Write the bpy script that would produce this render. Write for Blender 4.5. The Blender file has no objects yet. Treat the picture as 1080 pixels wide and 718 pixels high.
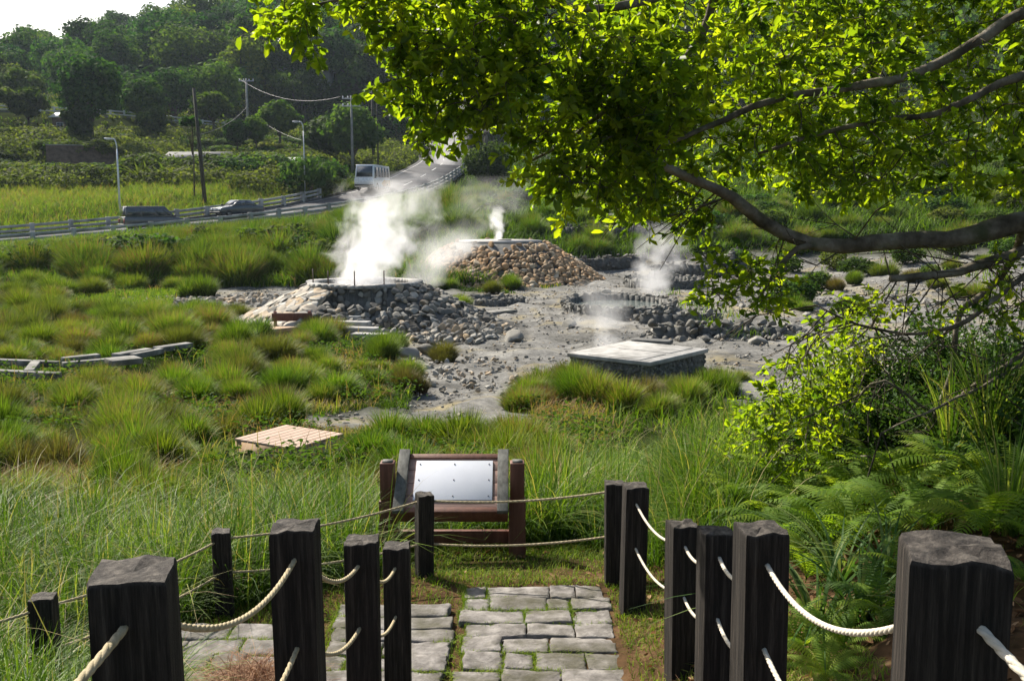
import bpy, bmesh, math, random
import numpy as np
from mathutils import Vector, Matrix, noise as mnoise

SEED = 11
rng = np.random.default_rng(SEED)
random.seed(SEED)
scene = bpy.context.scene
COL = scene.collection
R = math.radians
UP = np.array([0., 0., 1.])

# ------------------------------------------------------------------ camera model (used for laying out real positions)
F = 1060.0
PITCH = math.atan((359 - 215) / F)
CZ = 4.2
cpi, spi = math.cos(PITCH), math.sin(PITCH)


def _ray(px, py):
    a = (px - 540) / F
    b = (359 - py) / F
    return np.array([a, cpi + b * spi, -spi + b * cpi])


def W(px, py, d):
    v = _ray(px, py)
    s = d / v[1]
    return np.array([v[0] * s, d, CZ + v[2] * s])


def WZ(px, py, z):
    v = _ray(px, py)
    s = (z - CZ) / v[2]
    return np.array([v[0] * s, v[1] * s, z])


# ------------------------------------------------------------------ custom properties, hierarchy
def tag(o, label=None, cat=None, group=None, kind=None):
    if label: o['label'] = label
    if cat: o['category'] = cat
    if group: o['group'] = group
    if kind: o['kind'] = kind
    return o


def thing(name, label, cat, loc=(0, 0, 0), rz=0.0, group=None):
    o = bpy.data.objects.new(name, None)
    COL.objects.link(o)
    o.location = Vector([float(c) for c in loc])
    o.rotation_euler = (0, 0, rz)
    o.empty_display_size = 0.2
    return tag(o, label, cat, group)


def copy_tree(o, loc=None, rz=None, sc=None, label=None, group=None, parent=None):
    c = o.copy()
    COL.objects.link(c)
    if parent is not None:
        c.parent = parent
    for ch in o.children:
        copy_tree(ch, parent=c)
    if loc is not None: c.location = Vector([float(v) for v in loc])
    if rz is not None: c.rotation_euler = (0, 0, float(rz))
    if sc is not None: c.scale = sc if hasattr(sc, '__len__') else (sc, sc, sc)
    if label: c['label'] = label
    if group: c['group'] = group
    return c


# ------------------------------------------------------------------ mesh helpers
def np_mesh(name, V, faces, attrs=None, smooth=False):
    """faces: list of (n,k) int arrays"""
    me = bpy.data.meshes.new(name)
    V = np.asarray(V, dtype=np.float32).reshape(-1, 3)
    me.vertices.add(len(V))
    me.vertices.foreach_set('co', V.ravel())
    faces = [np.asarray(f, dtype=np.int32) for f in faces if len(f)]
    loops = np.concatenate([f.ravel() for f in faces])
    counts = np.concatenate([np.full(len(f), f.shape[1], dtype=np.int32) for f in faces])
    starts = np.concatenate([[0], np.cumsum(counts)[:-1]]).astype(np.int32)
    me.loops.add(len(loops))
    me.loops.foreach_set('vertex_index', loops)
    me.polygons.add(len(counts))
    me.polygons.foreach_set('loop_start', starts)
    if smooth:
        me.polygons.foreach_set('use_smooth', np.ones(len(counts), dtype=bool))
    me.update(calc_edges=True)
    for k, arr in (attrs or {}).items():
        a = me.attributes.new(k, 'FLOAT', 'POINT')
        a.data.foreach_set('value', np.asarray(arr, dtype=np.float32))
    return me


def link(name, me, mat, parent=None):
    o = bpy.data.objects.new(name, me)
    if mat is not None:
        me.materials.clear()
        me.materials.append(mat)
    COL.objects.link(o)
    if parent is not None:
        o.parent = parent
    return o


def tube_arrays(path, radii, n=6, cap=True):
    path = np.asarray(path, float)
    m = len(path)
    radii = np.broadcast_to(np.asarray(radii, float), (m,))
    T = np.gradient(path, axis=0)
    T /= np.linalg.norm(T, axis=1)[:, None] + 1e-9
    ref = np.array([0., 0., 1.]) if abs(T[0, 2]) < .9 else np.array([1., 0., 0.])
    N = np.cross(T[0], ref); N /= np.linalg.norm(N)
    Ns = [N]
    for i in range(1, m):
        N = Ns[-1] - T[i] * np.dot(Ns[-1], T[i])
        N /= np.linalg.norm(N) + 1e-9
        Ns.append(N)
    Ns = np.array(Ns)
    Bs = np.cross(T, Ns)
    a = np.linspace(0, 2 * math.pi, n, endpoint=False)
    V = path[:, None, :] + radii[:, None, None] * (np.cos(a)[None, :, None] * Ns[:, None, :] + np.sin(a)[None, :, None] * Bs[:, None, :])
    V = V.reshape(-1, 3)
    i = np.arange(m - 1)[:, None] * n
    j = np.arange(n)[None, :]
    jn = (j + 1) % n
    Q = np.stack([i + j, i + jn, i + n + jn, i + n + j], -1).reshape(-1, 4)
    caps = np.zeros((0, n), int)
    if cap:
        caps = np.array([np.arange(n)[::-1], (m - 1) * n + np.arange(n)])
    return V, Q, caps


class MB:
    """collects shapes for ONE mesh object"""

    def __init__(self):
        self.V, self.F, self.n = [], {}, 0

    def add(self, V, *faces):
        V = np.asarray(V, float).reshape(-1, 3)
        for f in faces:
            f = np.asarray(f, int)
            if len(f):
                self.F.setdefault(f.shape[1], []).append(f + self.n)
        self.V.append(V)
        self.n += len(V)
        return self

    def box(self, c, s, rz=0., M=None):
        x, y, z = [k / 2 for k in s]
        v = np.array([[-x, -y, -z], [x, -y, -z], [x, y, -z], [-x, y, -z], [-x, -y, z], [x, -y, z], [x, y, z], [-x, y, z]])
        if M is not None:
            v = v @ np.asarray(M).T
        if rz:
            ca, sa = math.cos(rz), math.sin(rz)
            v = v @ np.array([[ca, sa, 0], [-sa, ca, 0], [0, 0, 1]])
        f = [[0, 3, 2, 1], [4, 5, 6, 7], [0, 1, 5, 4], [1, 2, 6, 5], [2, 3, 7, 6], [3, 0, 4, 7]]
        return self.add(v + np.array(c, float), f)

    def beam(self, a, b, w, h, up=(0, 0, 1)):
        a, b = np.array(a, float), np.array(b, float)
        d = b - a; L = np.linalg.norm(d); d /= L
        s = np.cross(d, np.array(up, float)); s /= np.linalg.norm(s)
        u = np.cross(s, d)
        v = []
        for e in (a, b):
            for (i, j) in ((-1, -1), (1, -1), (1, 1), (-1, 1)):
                v.append(e + s * i * w / 2 + u * j * h / 2)
        f = [[0, 1, 2, 3], [7, 6, 5, 4], [0, 4, 5, 1], [1, 5, 6, 2], [2, 6, 7, 3], [3, 7, 4, 0]]
        return self.add(v, f)

    def tube(self, path, r, n=8, cap=True):
        V, Q, C = tube_arrays(path, r, n, cap)
        return self.add(V, Q, C)

    def hexa(self, bottom, top):
        """two quads, same winding"""
        f = [[3, 2, 1, 0], [4, 5, 6, 7], [0, 1, 5, 4], [1, 2, 6, 5], [2, 3, 7, 6], [3, 0, 4, 7]]
        return self.add(list(bottom) + list(top), f)

    def prism(self, outline, y0, y1):
        """outline in xz, extruded along y"""
        n = len(outline)
        v = [(x, y0, z) for x, z in outline] + [(x, y1, z) for x, z in outline]
        q = [[i, (i + 1) % n, n + (i + 1) % n, n + i] for i in range(n)]
        self.add(v, q, [list(range(n))[::-1]], [list(range(n, 2 * n))])
        return self

    def build(self, name, mat, parent=None, smooth=False, bevel=0, attrs=None, world=False):
        V = np.concatenate(self.V)
        faces = [np.concatenate(f) for f in self.F.values()]
        me = np_mesh(name, V, faces, attrs, smooth)
        bm = bmesh.new(); bm.from_mesh(me); bmesh.ops.recalc_face_normals(bm, faces=bm.faces); bm.to_mesh(me); bm.free()
        if smooth:
            me.polygons.foreach_set('use_smooth', np.ones(len(me.polygons), dtype=bool))
        o = link(name, me, mat, parent)
        if world and parent is not None:
            o.location = -parent.location
        if bevel:
            m = o.modifiers.new('bevel', 'BEVEL'); m.width = bevel; m.segments = 2; m.limit_method = 'ANGLE'
        return o


def catmull(pts, per=12):
    P = np.array(pts, float)
    P = np.vstack([2 * P[0] - P[1], P, 2 * P[-1] - P[-2]])
    out = []
    for i in range(1, len(P) - 2):
        p0, p1, p2, p3 = P[i - 1], P[i], P[i + 1], P[i + 2]
        for t in np.linspace(0, 1, per, endpoint=False):
            out.append(.5 * ((2 * p1) + (-p0 + p2) * t + (2 * p0 - 5 * p1 + 4 * p2 - p3) * t * t + (-p0 + 3 * p1 - 3 * p2 + p3) * t ** 3))
    out.append(P[-2])
    return np.array(out)


def resample(path, step):
    path = np.asarray(path, float)
    s = np.concatenate([[0], np.cumsum(np.linalg.norm(np.diff(path, axis=0), axis=1))])
    n = max(2, int(s[-1] / step) + 1)
    q = np.linspace(0, s[-1], n)
    return np.stack([np.interp(q, s, path[:, k]) for k in range(path.shape[1])], 1)


# ------------------------------------------------------------------ materials
def new_mat(name):
    m = bpy.data.materials.new(name)
    m.use_nodes = True
    nt = m.node_tree
    nt.nodes.clear()
    out = nt.nodes.new('ShaderNodeOutputMaterial')
    return m, nt, out


def N(nt, t, **kw):
    n = nt.nodes.new(t)
    for k, v in kw.items():
        if k in n.inputs:
            n.inputs[k].default_value = v
        else:
            setattr(n, k, v)
    return n


def rgba(c):
    return (c[0], c[1], c[2], 1.0)


def ramp(nt, stops, fac=None, interp='LINEAR'):
    r = nt.nodes.new('ShaderNodeValToRGB')
    r.color_ramp.interpolation = interp
    els = r.color_ramp.elements
    els[0].position, els[0].color = stops[0][0], rgba(stops[0][1])
    els[1].position, els[1].color = stops[-1][0], rgba(stops[-1][1])
    for p, c in stops[1:-1]:
        e = els.new(p); e.color = rgba(c)
    if fac is not None:
        nt.links.new(fac, r.inputs[0])
    return r


def mixc(nt, fac, a, b, mode='MIX'):
    m = nt.nodes.new('ShaderNodeMix'); m.data_type = 'RGBA'; m.blend_type = mode
    L = nt.links.new
    if hasattr(fac, 'is_output'): L(fac, m.inputs[0])
    else: m.inputs[0].default_value = fac
    for k, v in ((6, a), (7, b)):
        if hasattr(v, 'is_output'): L(v, m.inputs[k])
        else: m.inputs[k].default_value = rgba(v)
    return m.outputs[2]


def noise_tex(nt, scale, detail=6, rough=.6, coord='Object', stretch=None, dist=0.):
    L = nt.links.new
    tc = nt.nodes.new('ShaderNodeTexCoord')
    src = tc.outputs[coord]
    if stretch:
        mp = N(nt, 'ShaderNodeMapping'); mp.inputs['Scale'].default_value = stretch
        L(src, mp.inputs[0]); src = mp.outputs[0]
    n = N(nt, 'ShaderNodeTexNoise'); n.inputs['Scale'].default_value = scale
    n.inputs['Detail'].default_value = detail; n.inputs['Roughness'].default_value = rough
    n.inputs['Distortion'].default_value = dist
    L(src, n.inputs['Vector'])
    return n.outputs[0]


def surf_mat(name, stops, scale=6., rough=.8, bump=.0, bscale=None, stretch=None, detail=7, spec=.3, metal=0., second=None, coord='Object', rand=0.):
    """noise-driven colours (stops over the noise value) with bump; second: (colour, scale, lo, hi) stains"""
    m, nt, out = new_mat(name)
    L = nt.links.new
    p = N(nt, 'ShaderNodeBsdfPrincipled', Roughness=rough, Metallic=metal)
    p.inputs['Specular IOR Level'].default_value = spec
    nz = noise_tex(nt, scale, detail, stretch=stretch, coord=coord)
    c = ramp(nt, stops, nz).outputs[0]
    if second:
        col, s2, lo, hi = second
        n2 = noise_tex(nt, s2, 5, coord=coord)
        r2 = ramp(nt, [(lo, (0, 0, 0)), (hi, (1, 1, 1))], n2)
        c = mixc(nt, r2.outputs[0], c, col)
    if rand:
        oi = nt.nodes.new('ShaderNodeObjectInfo')
        hs = N(nt, 'ShaderNodeHueSaturation')
        mr = N(nt, 'ShaderNodeMapRange'); mr.inputs[3].default_value = 1 - rand; mr.inputs[4].default_value = 1 + rand
        L(oi.outputs['Random'], mr.inputs[0]); L(mr.outputs[0], hs.inputs['Value']); L(c, hs.inputs['Color'])
        c = hs.outputs[0]
    L(c, p.inputs['Base Color'])
    if bump:
        b = N(nt, 'ShaderNodeBump'); b.inputs['Strength'].default_value = bump; b.inputs['Distance'].default_value = .02
        nb = noise_tex(nt, bscale or scale * 3, 8, .7, stretch=stretch, coord=coord)
        L(nb, b.inputs['Height']); L(b.outputs[0], p.inputs['Normal'])
    L(p.outputs[0], out.inputs[0])
    return m


def tint_mat(name, stops, trans=None, tmix=.4, rough=.55, spec=.25, bump=None, rand=0., patch=None, hue=0., brown=None):
    """colour from the point attribute 'tint' through a ramp; optional translucency (leaves, grass)"""
    m, nt, out = new_mat(name)
    L = nt.links.new
    at = N(nt, 'ShaderNodeAttribute'); at.attribute_name = 'tint'
    fac = at.outputs['Fac']
    if rand:
        oi = nt.nodes.new('ShaderNodeObjectInfo')
        mm = N(nt, 'ShaderNodeMath', operation='MULTIPLY_ADD')
        L(oi.outputs['Random'], mm.inputs[0]); mm.inputs[1].default_value = rand; mm.inputs[2].default_value = -rand / 2
        ad = N(nt, 'ShaderNodeMath', operation='ADD'); L(fac, ad.inputs[0]); L(mm.outputs[0], ad.inputs[1]); fac = ad.outputs[0]
    if patch:
        pn = noise_tex(nt, patch[0], 3)
        mm = N(nt, 'ShaderNodeMath', operation='MULTIPLY_ADD')
        L(pn, mm.inputs[0]); mm.inputs[1].default_value = patch[1]; mm.inputs[2].default_value = -patch[1] / 2
        ad = N(nt, 'ShaderNodeMath', operation='ADD'); L(fac, ad.inputs[0]); L(mm.outputs[0], ad.inputs[1]); fac = ad.outputs[0]
    c = ramp(nt, stops, fac).outputs[0]
    if hue:
        oi = nt.nodes.new('ShaderNodeObjectInfo')
        m7 = N(nt, 'ShaderNodeMath', operation='MULTIPLY'); L(oi.outputs['Random'], m7.inputs[0]); m7.inputs[1].default_value = 7.13
        fr = N(nt, 'ShaderNodeMath', operation='FRACT'); L(m7.outputs[0], fr.inputs[0])
        mr = N(nt, 'ShaderNodeMapRange'); mr.inputs[3].default_value = .5 - hue; mr.inputs[4].default_value = .5 + hue * .6
        L(fr.outputs[0], mr.inputs[0])
        hs = N(nt, 'ShaderNodeHueSaturation'); L(mr.outputs[0], hs.inputs['Hue']); L(c, hs.inputs['Color']); c = hs.outputs[0]
    if brown:
        oi = nt.nodes.new('ShaderNodeObjectInfo')
        m7 = N(nt, 'ShaderNodeMath', operation='MULTIPLY'); L(oi.outputs['Random'], m7.inputs[0]); m7.inputs[1].default_value = 11.7
        fr = N(nt, 'ShaderNodeMath', operation='FRACT'); L(m7.outputs[0], fr.inputs[0])
        c = mixc(nt, ramp(nt, [(.62, (0, 0, 0)), (1., (brown[1],) * 3)], fr.outputs[0]).outputs[0], c, brown[0])
    p = N(nt, 'ShaderNodeBsdfPrincipled', Roughness=rough)
    p.inputs['Specular IOR Level'].default_value = spec
    L(c, p.inputs['Base Color'])
    if bump:
        b = N(nt, 'ShaderNodeBump'); b.inputs['Strength'].default_value = bump[0]; b.inputs['Distance'].default_value = .02
        L(noise_tex(nt, bump[1], 8, .7), b.inputs['Height']); L(b.outputs[0], p.inputs['Normal'])
    sh = p.outputs[0]
    if trans is not None:
        t = N(nt, 'ShaderNodeBsdfTranslucent')
        tc = mixc(nt, 1.0, c, trans, 'MULTIPLY')
        L(tc, t.inputs[0])
        mx = N(nt, 'ShaderNodeMixShader'); mx.inputs[0].default_value = tmix
        L(sh, mx.inputs[1]); L(t.outputs[0], mx.inputs[2]); sh = mx.outputs[0]
    L(sh, out.inputs[0])
    return m


def plain(name, c, rough=.5, metal=0., spec=.5, coat=0., var=.15):
    m, nt, out = new_mat(name)
    p = N(nt, 'ShaderNodeBsdfPrincipled', Roughness=rough, Metallic=metal)
    p.inputs['Specular IOR Level'].default_value = spec
    p.inputs['Coat Weight'].default_value = coat
    nz = noise_tex(nt, 7., 4)
    c0 = tuple(v * (1 - var) for v in c); c1 = tuple(min(1, v * (1 + var * .75)) for v in c)
    nt.links.new(ramp(nt, [(.35, c0), (.65, c1)], nz).outputs[0], p.inputs['Base Color'])
    nt.links.new(p.outputs[0], out.inputs[0])
    return m


GRASS_STOPS = [(0., (.020, .040, .004)), (.35, (.052, .095, .007)), (.62, (.13, .21, .015)), (.80, (.22, .26, .033)), (1., (.26, .15, .085))]
M = {}
M['grass'] = tint_mat('grass_blades', GRASS_STOPS, (1.5, 1.7, .6), .30, .7, .14, patch=(.35, .35))
M['tallgrass'] = tint_mat('tall_grass_blades', [(0., (.018, .040, .006)), (.4, (.058, .118, .012)), (.7, (.15, .23, .024)), (.88, (.28, .30, .08)), (1., (.33, .25, .13))],
                          (1.6, 1.7, .6), .32, .55, .16, patch=(.5, .4))
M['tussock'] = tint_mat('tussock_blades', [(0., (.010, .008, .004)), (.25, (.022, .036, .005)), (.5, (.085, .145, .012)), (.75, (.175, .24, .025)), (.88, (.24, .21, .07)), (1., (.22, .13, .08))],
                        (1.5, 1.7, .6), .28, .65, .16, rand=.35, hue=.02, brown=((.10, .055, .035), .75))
M['leaf_bright'] = tint_mat('bright_leaf', [(0., (.025, .055, .008)), (.5, (.085, .135, .011)), (1., (.16, .20, .014))], (3.5, 3.25, .7), .58, .5, .3)
M['bankgrass'] = tint_mat('bank_grass_blades', [(0., (.008, .014, .004)), (.25, (.018, .038, .006)), (.5, (.055, .105, .011)), (.75, (.135, .20, .022)), (.88, (.17, .16, .05)), (1., (.19, .12, .065))],
                          (1.5, 1.7, .6), .28, .65, .16, rand=.3, hue=.02)
M['shrub_leaf'] = tint_mat('shrub_leaf', [(0., (.04, .075, .008)), (.5, (.13, .19, .012)), (1., (.23, .25, .015))], (2.0, 2.1, .7), .5, .6, .2)
M['dark_leaf'] = tint_mat('dark_shrub_leaf', [(0., (.012, .030, .008)), (.6, (.035, .075, .016)), (1., (.07, .12, .03))], (1.8, 1.8, .8), .35, .7, .12)
M['fern'] = tint_mat('fern_frond', [(0., (.03, .07, .01)), (.5, (.11, .19, .018)), (1., (.21, .27, .03))], (2.2, 2.1, .7), .48, .65, .15, rand=.3)
M['strap'] = tint_mat('strap_leaf', [(0., (.02, .05, .01)), (.6, (.05, .11, .02)), (1., (.16, .18, .06))], (1.6, 1.6, .8), .35, .6, .18)
M['forest'] = tint_mat('forest_foliage', [(0., (.009, .024, .005)), (.5, (.034, .074, .012)), (1., (.11, .165, .026))], (1.5, 1.9, .6), .30, .85, .05, rand=.6, hue=.05)
M['bush'] = tint_mat('bush_foliage', [(0., (.018, .036, .008)), (.5, (.048, .085, .016)), (1., (.105, .145, .032))], (1.7, 1.9, .7), .40, .8, .08, rand=.5, hue=.05)
M['bark'] = surf_mat('bark', [(.3, (.055, .045, .033)), (.48, (.14, .118, .09)), (.6, (.22, .19, .15)), (.75, (.36, .33, .28))], 7., .92, 1., 26., spec=.1, second=((.06, .075, .03), 2.5, .5, .68))
M['bark_dark'] = surf_mat('dark_bark', [(.3, (.035, .028, .02)), (.7, (.12, .10, .075))], 6., .9, .4, 20., spec=.1)
M['timber'] = None
M['stone'] = tint_mat('valley_stone', [(0., (.09, .085, .075)), (.35, (.20, .19, .165)), (.6, (.32, .305, .27)), (.8, (.36, .27, .17)), (1., (.42, .40, .36))], rough=.9, spec=.15, bump=(.6, 14.))
M['cobble'] = tint_mat('mound_cobble', [(0., (.12, .09, .06)), (.3, (.26, .19, .12)), (.55, (.36, .22, .11)), (.8, (.40, .31, .20)), (1., (.42, .37, .29))], rough=.85, spec=.2, bump=(.5, 12.))
M['concrete'] = surf_mat('concrete', [(.3, (.20, .195, .18)), (.55, (.33, .32, .30)), (.75, (.42, .41, .385))], 3., .88, .3, 30., spec=.2, second=((.12, .115, .10), 1.1, .55, .75))
M['old_concrete'] = surf_mat('old_stained_concrete', [(.3, (.10, .098, .09)), (.55, (.20, .195, .18)), (.75, (.29, .285, .265))], 4., .9, .4, 25., spec=.12, second=((.07, .075, .05), 1.3, .5, .7))
M['concrete_rail'] = surf_mat('weathered_rail_concrete', [(.3, (.24, .235, .215)), (.7, (.46, .45, .42))], 1.5, .9, .2, 20., spec=.2, second=((.10, .10, .085), .8, .5, .75))
M['white_rail'] = surf_mat('pale_rail_concrete', [(.3, (.42, .42, .41)), (.7, (.62, .62, .60))], 1., .85, .1, 10.)
M['dark_stone'] = surf_mat('dark_wet_stone', [(.3, (.045, .045, .042)), (.6, (.12, .118, .11)), (.8, (.20, .195, .18))], 3.5, .85, .6, 16., spec=.25)
M['asphalt'] = surf_mat('asphalt', [(.3, (.055, .055, .058)), (.7, (.10, .10, .104))], .35, .95, .1, 30., spec=.08, detail=9)
M['marking'] = plain('worn_road_paint', (.34, .34, .33), .8)
M['paver'] = surf_mat('paving_stone', [(.28, (.085, .078, .07)), (.5, (.19, .176, .163)), (.72, (.31, .29, .27))], 11., .92, .6, 45., spec=.12, second=((.085, .08, .055), 3.2, .45, .65))
M['brown_wood'] = surf_mat('red_brown_wood', [(.3, (.085, .032, .020)), (.7, (.18, .075, .048))], 4., .6, .2, 30., stretch=(6, 6, .6), spec=.3)
M['grey_wood'] = surf_mat('grey_weathered_wood', [(.3, (.055, .055, .05)), (.7, (.16, .16, .145))], 5., .85, .3, 30., stretch=(6, .7, 6), spec=.2)
M['pink_wood'] = surf_mat('faded_board_wood', [(.3, (.22, .14, .115)), (.7, (.36, .24, .20))], 4., .75, .2, 30., stretch=(.6, 6, 6), spec=.2)
M['sheet'] = plain('white_painted_sheet', (.58, .595, .645), 1., 0, 0., 0, .03)
M['cover_wood'] = surf_mat('sun_bleached_plank', [(.3, (.29, .20, .145)), (.7, (.43, .325, .255))], 3., .8, .2, 20., stretch=(.5, 6, 6), spec=.2)
M['cover_side'] = surf_mat('cover_frame_wood', [(.3, (.30, .20, .12)), (.7, (.46, .33, .22))], 3., .8, .2, 20., spec=.2)
M['rope'] = surf_mat('rope_fibre', [(.3, (.27, .22, .12)), (.7, (.46, .385, .25))], 40., .8, .3, 120., spec=.2)
M['rope_pale'] = surf_mat('pale_rope_fibre', [(.3, (.42, .38, .29)), (.7, (.62, .57, .47))], 40., .75, .3, 120., spec=.2)
M['iron'] = plain('rusty_iron', (.11, .075, .055), .7, .3)
M['steel'] = plain('galvanised_steel', (.45, .46, .48), .45, .6)
M['pale_steel'] = plain('pale_painted_steel', (.62, .64, .66), .45, .1)
M['dark_metal'] = plain('dark_metal', (.03, .03, .032), .5, .4)
M['van_paint'] = plain('dark_van_paint', (.040, .044, .054), .25, .1, .5, .6)
M['car_paint'] = plain('dark_green_blue_paint', (.03, .045, .055), .25, .2, .5, .6)
M['bus_white'] = plain('white_bus_paint', (.72, .73, .74), .3, 0, .5, .4)
M['bus_orange'] = plain('orange_bus_paint', (.62, .30, .06), .35)
M['glass'] = plain('car_glass', (.035, .045, .055), .06, 0, .9)
M['tyre'] = plain('tyre_rubber', (.018, .018, .018), .85)
M['rim'] = plain('wheel_rim', (.4, .4, .42), .35, .8)
M['lamp_red'] = plain('red_lamp', (.35, .02, .02), .3)
M['lamp_white'] = plain('clear_lamp', (.75, .75, .72), .15)
M['pole_concrete'] = surf_mat('pole_concrete', [(.3, (.20, .19, .17)), (.7, (.33, .32, .29))], 2., .9, .1)
M['pole_dark'] = surf_mat('dark_pole_wood', [(.3, (.03, .026, .02)), (.7, (.075, .065, .05))], 3., .9, .3)
M['brick_brown'] = surf_mat('brown_retaining_stone', [(.3, (.06, .042, .034)), (.7, (.19, .13, .10))], 2.2, .9, .5, 6., spec=.15)
M['roof_dark'] = surf_mat('dark_weathered_roof', [(.3, (.09, .09, .088)), (.7, (.19, .185, .175))], .8, .9, .1)
M['roof_grey'] = surf_mat('grey_roof_sheet', [(.3, (.28, .28, .28)), (.7, (.45, .45, .44))], .8, .7, .1)
M['roof_pale'] = surf_mat('pale_roof_sheet', [(.3, (.48, .47, .45)), (.7, (.66, .65, .62))], .8, .7, .1)
M['plaster'] = surf_mat('grey_plaster', [(.3, (.32, .33, .34)), (.7, (.46, .47, .47))], .9, .9, .1)
M['litter'] = tint_mat('dry_leaf', [(0., (.05, .028, .014)), (.5, (.16, .085, .04)), (1., (.34, .22, .12))], (1.2, 1, .8), .2, .8, .1)
M['straw'] = tint_mat('dry_straw', [(0., (.08, .035, .02)), (.5, (.20, .10, .06)), (1., (.38, .25, .15))], (1.2, 1, .8), .25, .8, .1)
M['sign_red'] = surf_mat('small_sign_wood', [(.3, (.12, .03, .022)), (.7, (.22, .06, .04))], 5., .7, .1)


def timber_mat():
    m, nt, out = new_mat('dark_weathered_timber')
    L = nt.links.new
    p = N(nt, 'ShaderNodeBsdfPrincipled', Roughness=.8)
    p.inputs['Specular IOR Level'].default_value = .22
    g = noise_tex(nt, 9., 10, .78, stretch=(9, 9, .35))
    c = ramp(nt, [(.3, (.004, .0033, .0028)), (.47, (.014, .0112, .009)), (.58, (.038, .031, .025)), (.74, (.11, .092, .075))], g).outputs[0]
    # end grain of the sawn top weathers to grey
    at = N(nt, 'ShaderNodeAttribute'); at.attribute_name = 'endgrain'
    n2 = noise_tex(nt, 30., 8, .7)
    tc = ramp(nt, [(.34, (.012, .010, .008)), (.5, (.045, .038, .032)), (.68, (.14, .122, .102))], n2).outputs[0]
    c = mixc(nt, at.outputs['Fac'], c, tc)
    L(c, p.inputs['Base Color'])
    b = N(nt, 'ShaderNodeBump'); b.inputs['Strength'].default_value = .8; b.inputs['Distance'].default_value = .012
    L(noise_tex(nt, 10., 10, .7, stretch=(9, 9, .35)), b.inputs['Height'])
    L(b.outputs[0], p.inputs['Normal'])
    L(p.outputs[0], out.inputs[0])
    return m


M['timber'] = timber_mat()

# ------------------------------------------------------------------ road line and terrain
road_ctrl = [(-420, 68, .3), (-200, 71, .7), (0, 76, 1.35), (150, 81, 2.15), (250, 86.5, 2.9), (345, 95, 4.0), (412, 108, 5.6), (450, 126, 7.9), (468, 150, 10.6),
             (448, 172, 13.0), (390, 186, 14.6), (310, 182, 15.6), (200, 168, 16.4), (120, 158, 16.9), (0, 152, 17.2), (-200, 150, 17.5)]
rc = []
for px, d, z in road_ctrl:
    s = d * cpi - (z - CZ) * spi
    rc.append(((px - 540) / F * s, d, z))
ROAD = resample(catmull(rc, 20), 1.0)
rt = np.gradient(ROAD[:, :2], axis=0)
rt /= np.linalg.norm(rt, axis=1)[:, None]
RN = np.stack([rt[:, 1], -rt[:, 0]], 1)          # right-hand normal of travel (towards the camera on the lower road)
HW = 3.6
BANK = .06

COLS = {
    -400: [(-12, 3.2), (0, 2.6), (4, 1.8), (8, 1.3), (12, .8), (18, .3), (28, .1), (46, .1), (52, .1), (55, .5), (58.5, 1.1), (66, 1.2), (78, 1.5), (100, 5.5), (112, 7.5), (124, 10), (135, 14), (150, 17), (200, 26), (350, 37), (420, 39), (700, 36), (1700, 36)],
    0: [(-12, 3.2), (0, 2.6), (4, 1.85), (5.5, 1.5), (8, 1.25), (12, .75), (18, .25), (28, 0), (46, 0), (52, .05), (55, .5), (58.5, 1.1), (66, 1.2), (72, 1.3), (80, 2), (100, 5.3), (112, 7), (122, 9.5), (132, 13), (150, 16.5), (200, 26), (350, 42), (420, 44), (700, 42), (1700, 40)],
    250: [(-12, 3.2), (0, 2.7), (4, 1.80), (4.8, 1.66), (5.8, 1.62), (8, 1.3), (12, .72), (18, .15), (22, 0), (47, 0), (51.5, .05), (54.5, .7), (58.5, 1.6), (66, 2.0), (80, 2.4), (100, 5.6), (115, 7.6), (130, 9.5), (150, 13), (170, 16), (200, 27), (350, 61), (420, 64), (700, 60), (1700, 50)],
    440: [(-12, 3.1), (0, 2.75), (1.5, 2.45), (3, 2.05), (4.2, 1.72), (4.6, 1.69), (6.6, 1.655), (8, 1.36), (12, .7), (18, .15), (22, 0), (50, 0), (57, .8), (63, 2.0), (75, 2.8), (100, 5), (120, 7.5), (150, 11), (180, 14), (220, 32), (350, 80), (420, 86), (700, 80), (1700, 60)],
    640: [(-12, 3.1), (0, 2.75), (1.5, 2.45), (3, 2.05), (4.2, 1.73), (4.6, 1.70), (6.6, 1.665), (8, 1.4), (12, .7), (17, .2), (22, 0), (56, .1), (60, .9), (75, 3.6), (95, 6), (120, 8.5), (150, 11.5), (180, 16), (220, 34), (350, 84), (420, 90), (700, 80), (1700, 60)],
    800: [(-12, 3.2), (0, 3.0), (3, 2.4), (4.6, 2.0), (6.5, 1.92), (8, 1.85), (10, 1.55), (13, .9), (17, .25), (22, 0), (56, .3), (62, 1.5), (75, 3.8), (95, 6), (120, 9), (150, 13), (180, 20), (220, 36), (350, 86), (420, 90), (700, 80), (1700, 60)],
    1080: [(-12, 3.2), (0, 3.1), (3, 2.6), (5, 2.45), (7, 2.4), (9, 2.3), (12, 1.7), (17, .6), (24, .2), (40, .5), (55, 1.4), (75, 4.2), (95, 7), (120, 10), (150, 16), (180, 24), (220, 38), (350, 86), (420, 90), (700, 80), (1700, 60)],
    1500: [(-12, 3.2), (0, 3.2), (5, 2.8), (9, 2.7), (12, 2.3), (17, 1.4), (24, 1.0), (40, 1.2), (55, 2.4), (75, 5), (95, 8), (120, 12), (150, 18), (220, 38), (350, 80), (420, 86), (700, 80), (1700, 60)],
}
_cp = np.array(sorted(COLS))
_T = np.linspace(math.log(1.0), math.log(1713.), 1000)
_Y = np.exp(_T) - 13.0 + 0.0
_tab = []
for c in _cp:
    a = np.array(COLS[c], float)
    z = np.interp(_Y, a[:, 0], a[:, 1])
    k = np.hanning(9); k /= k.sum()
    z = np.convolve(np.pad(z, 4, mode='edge'), k, mode='valid')
    _tab.append(z)
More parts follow.
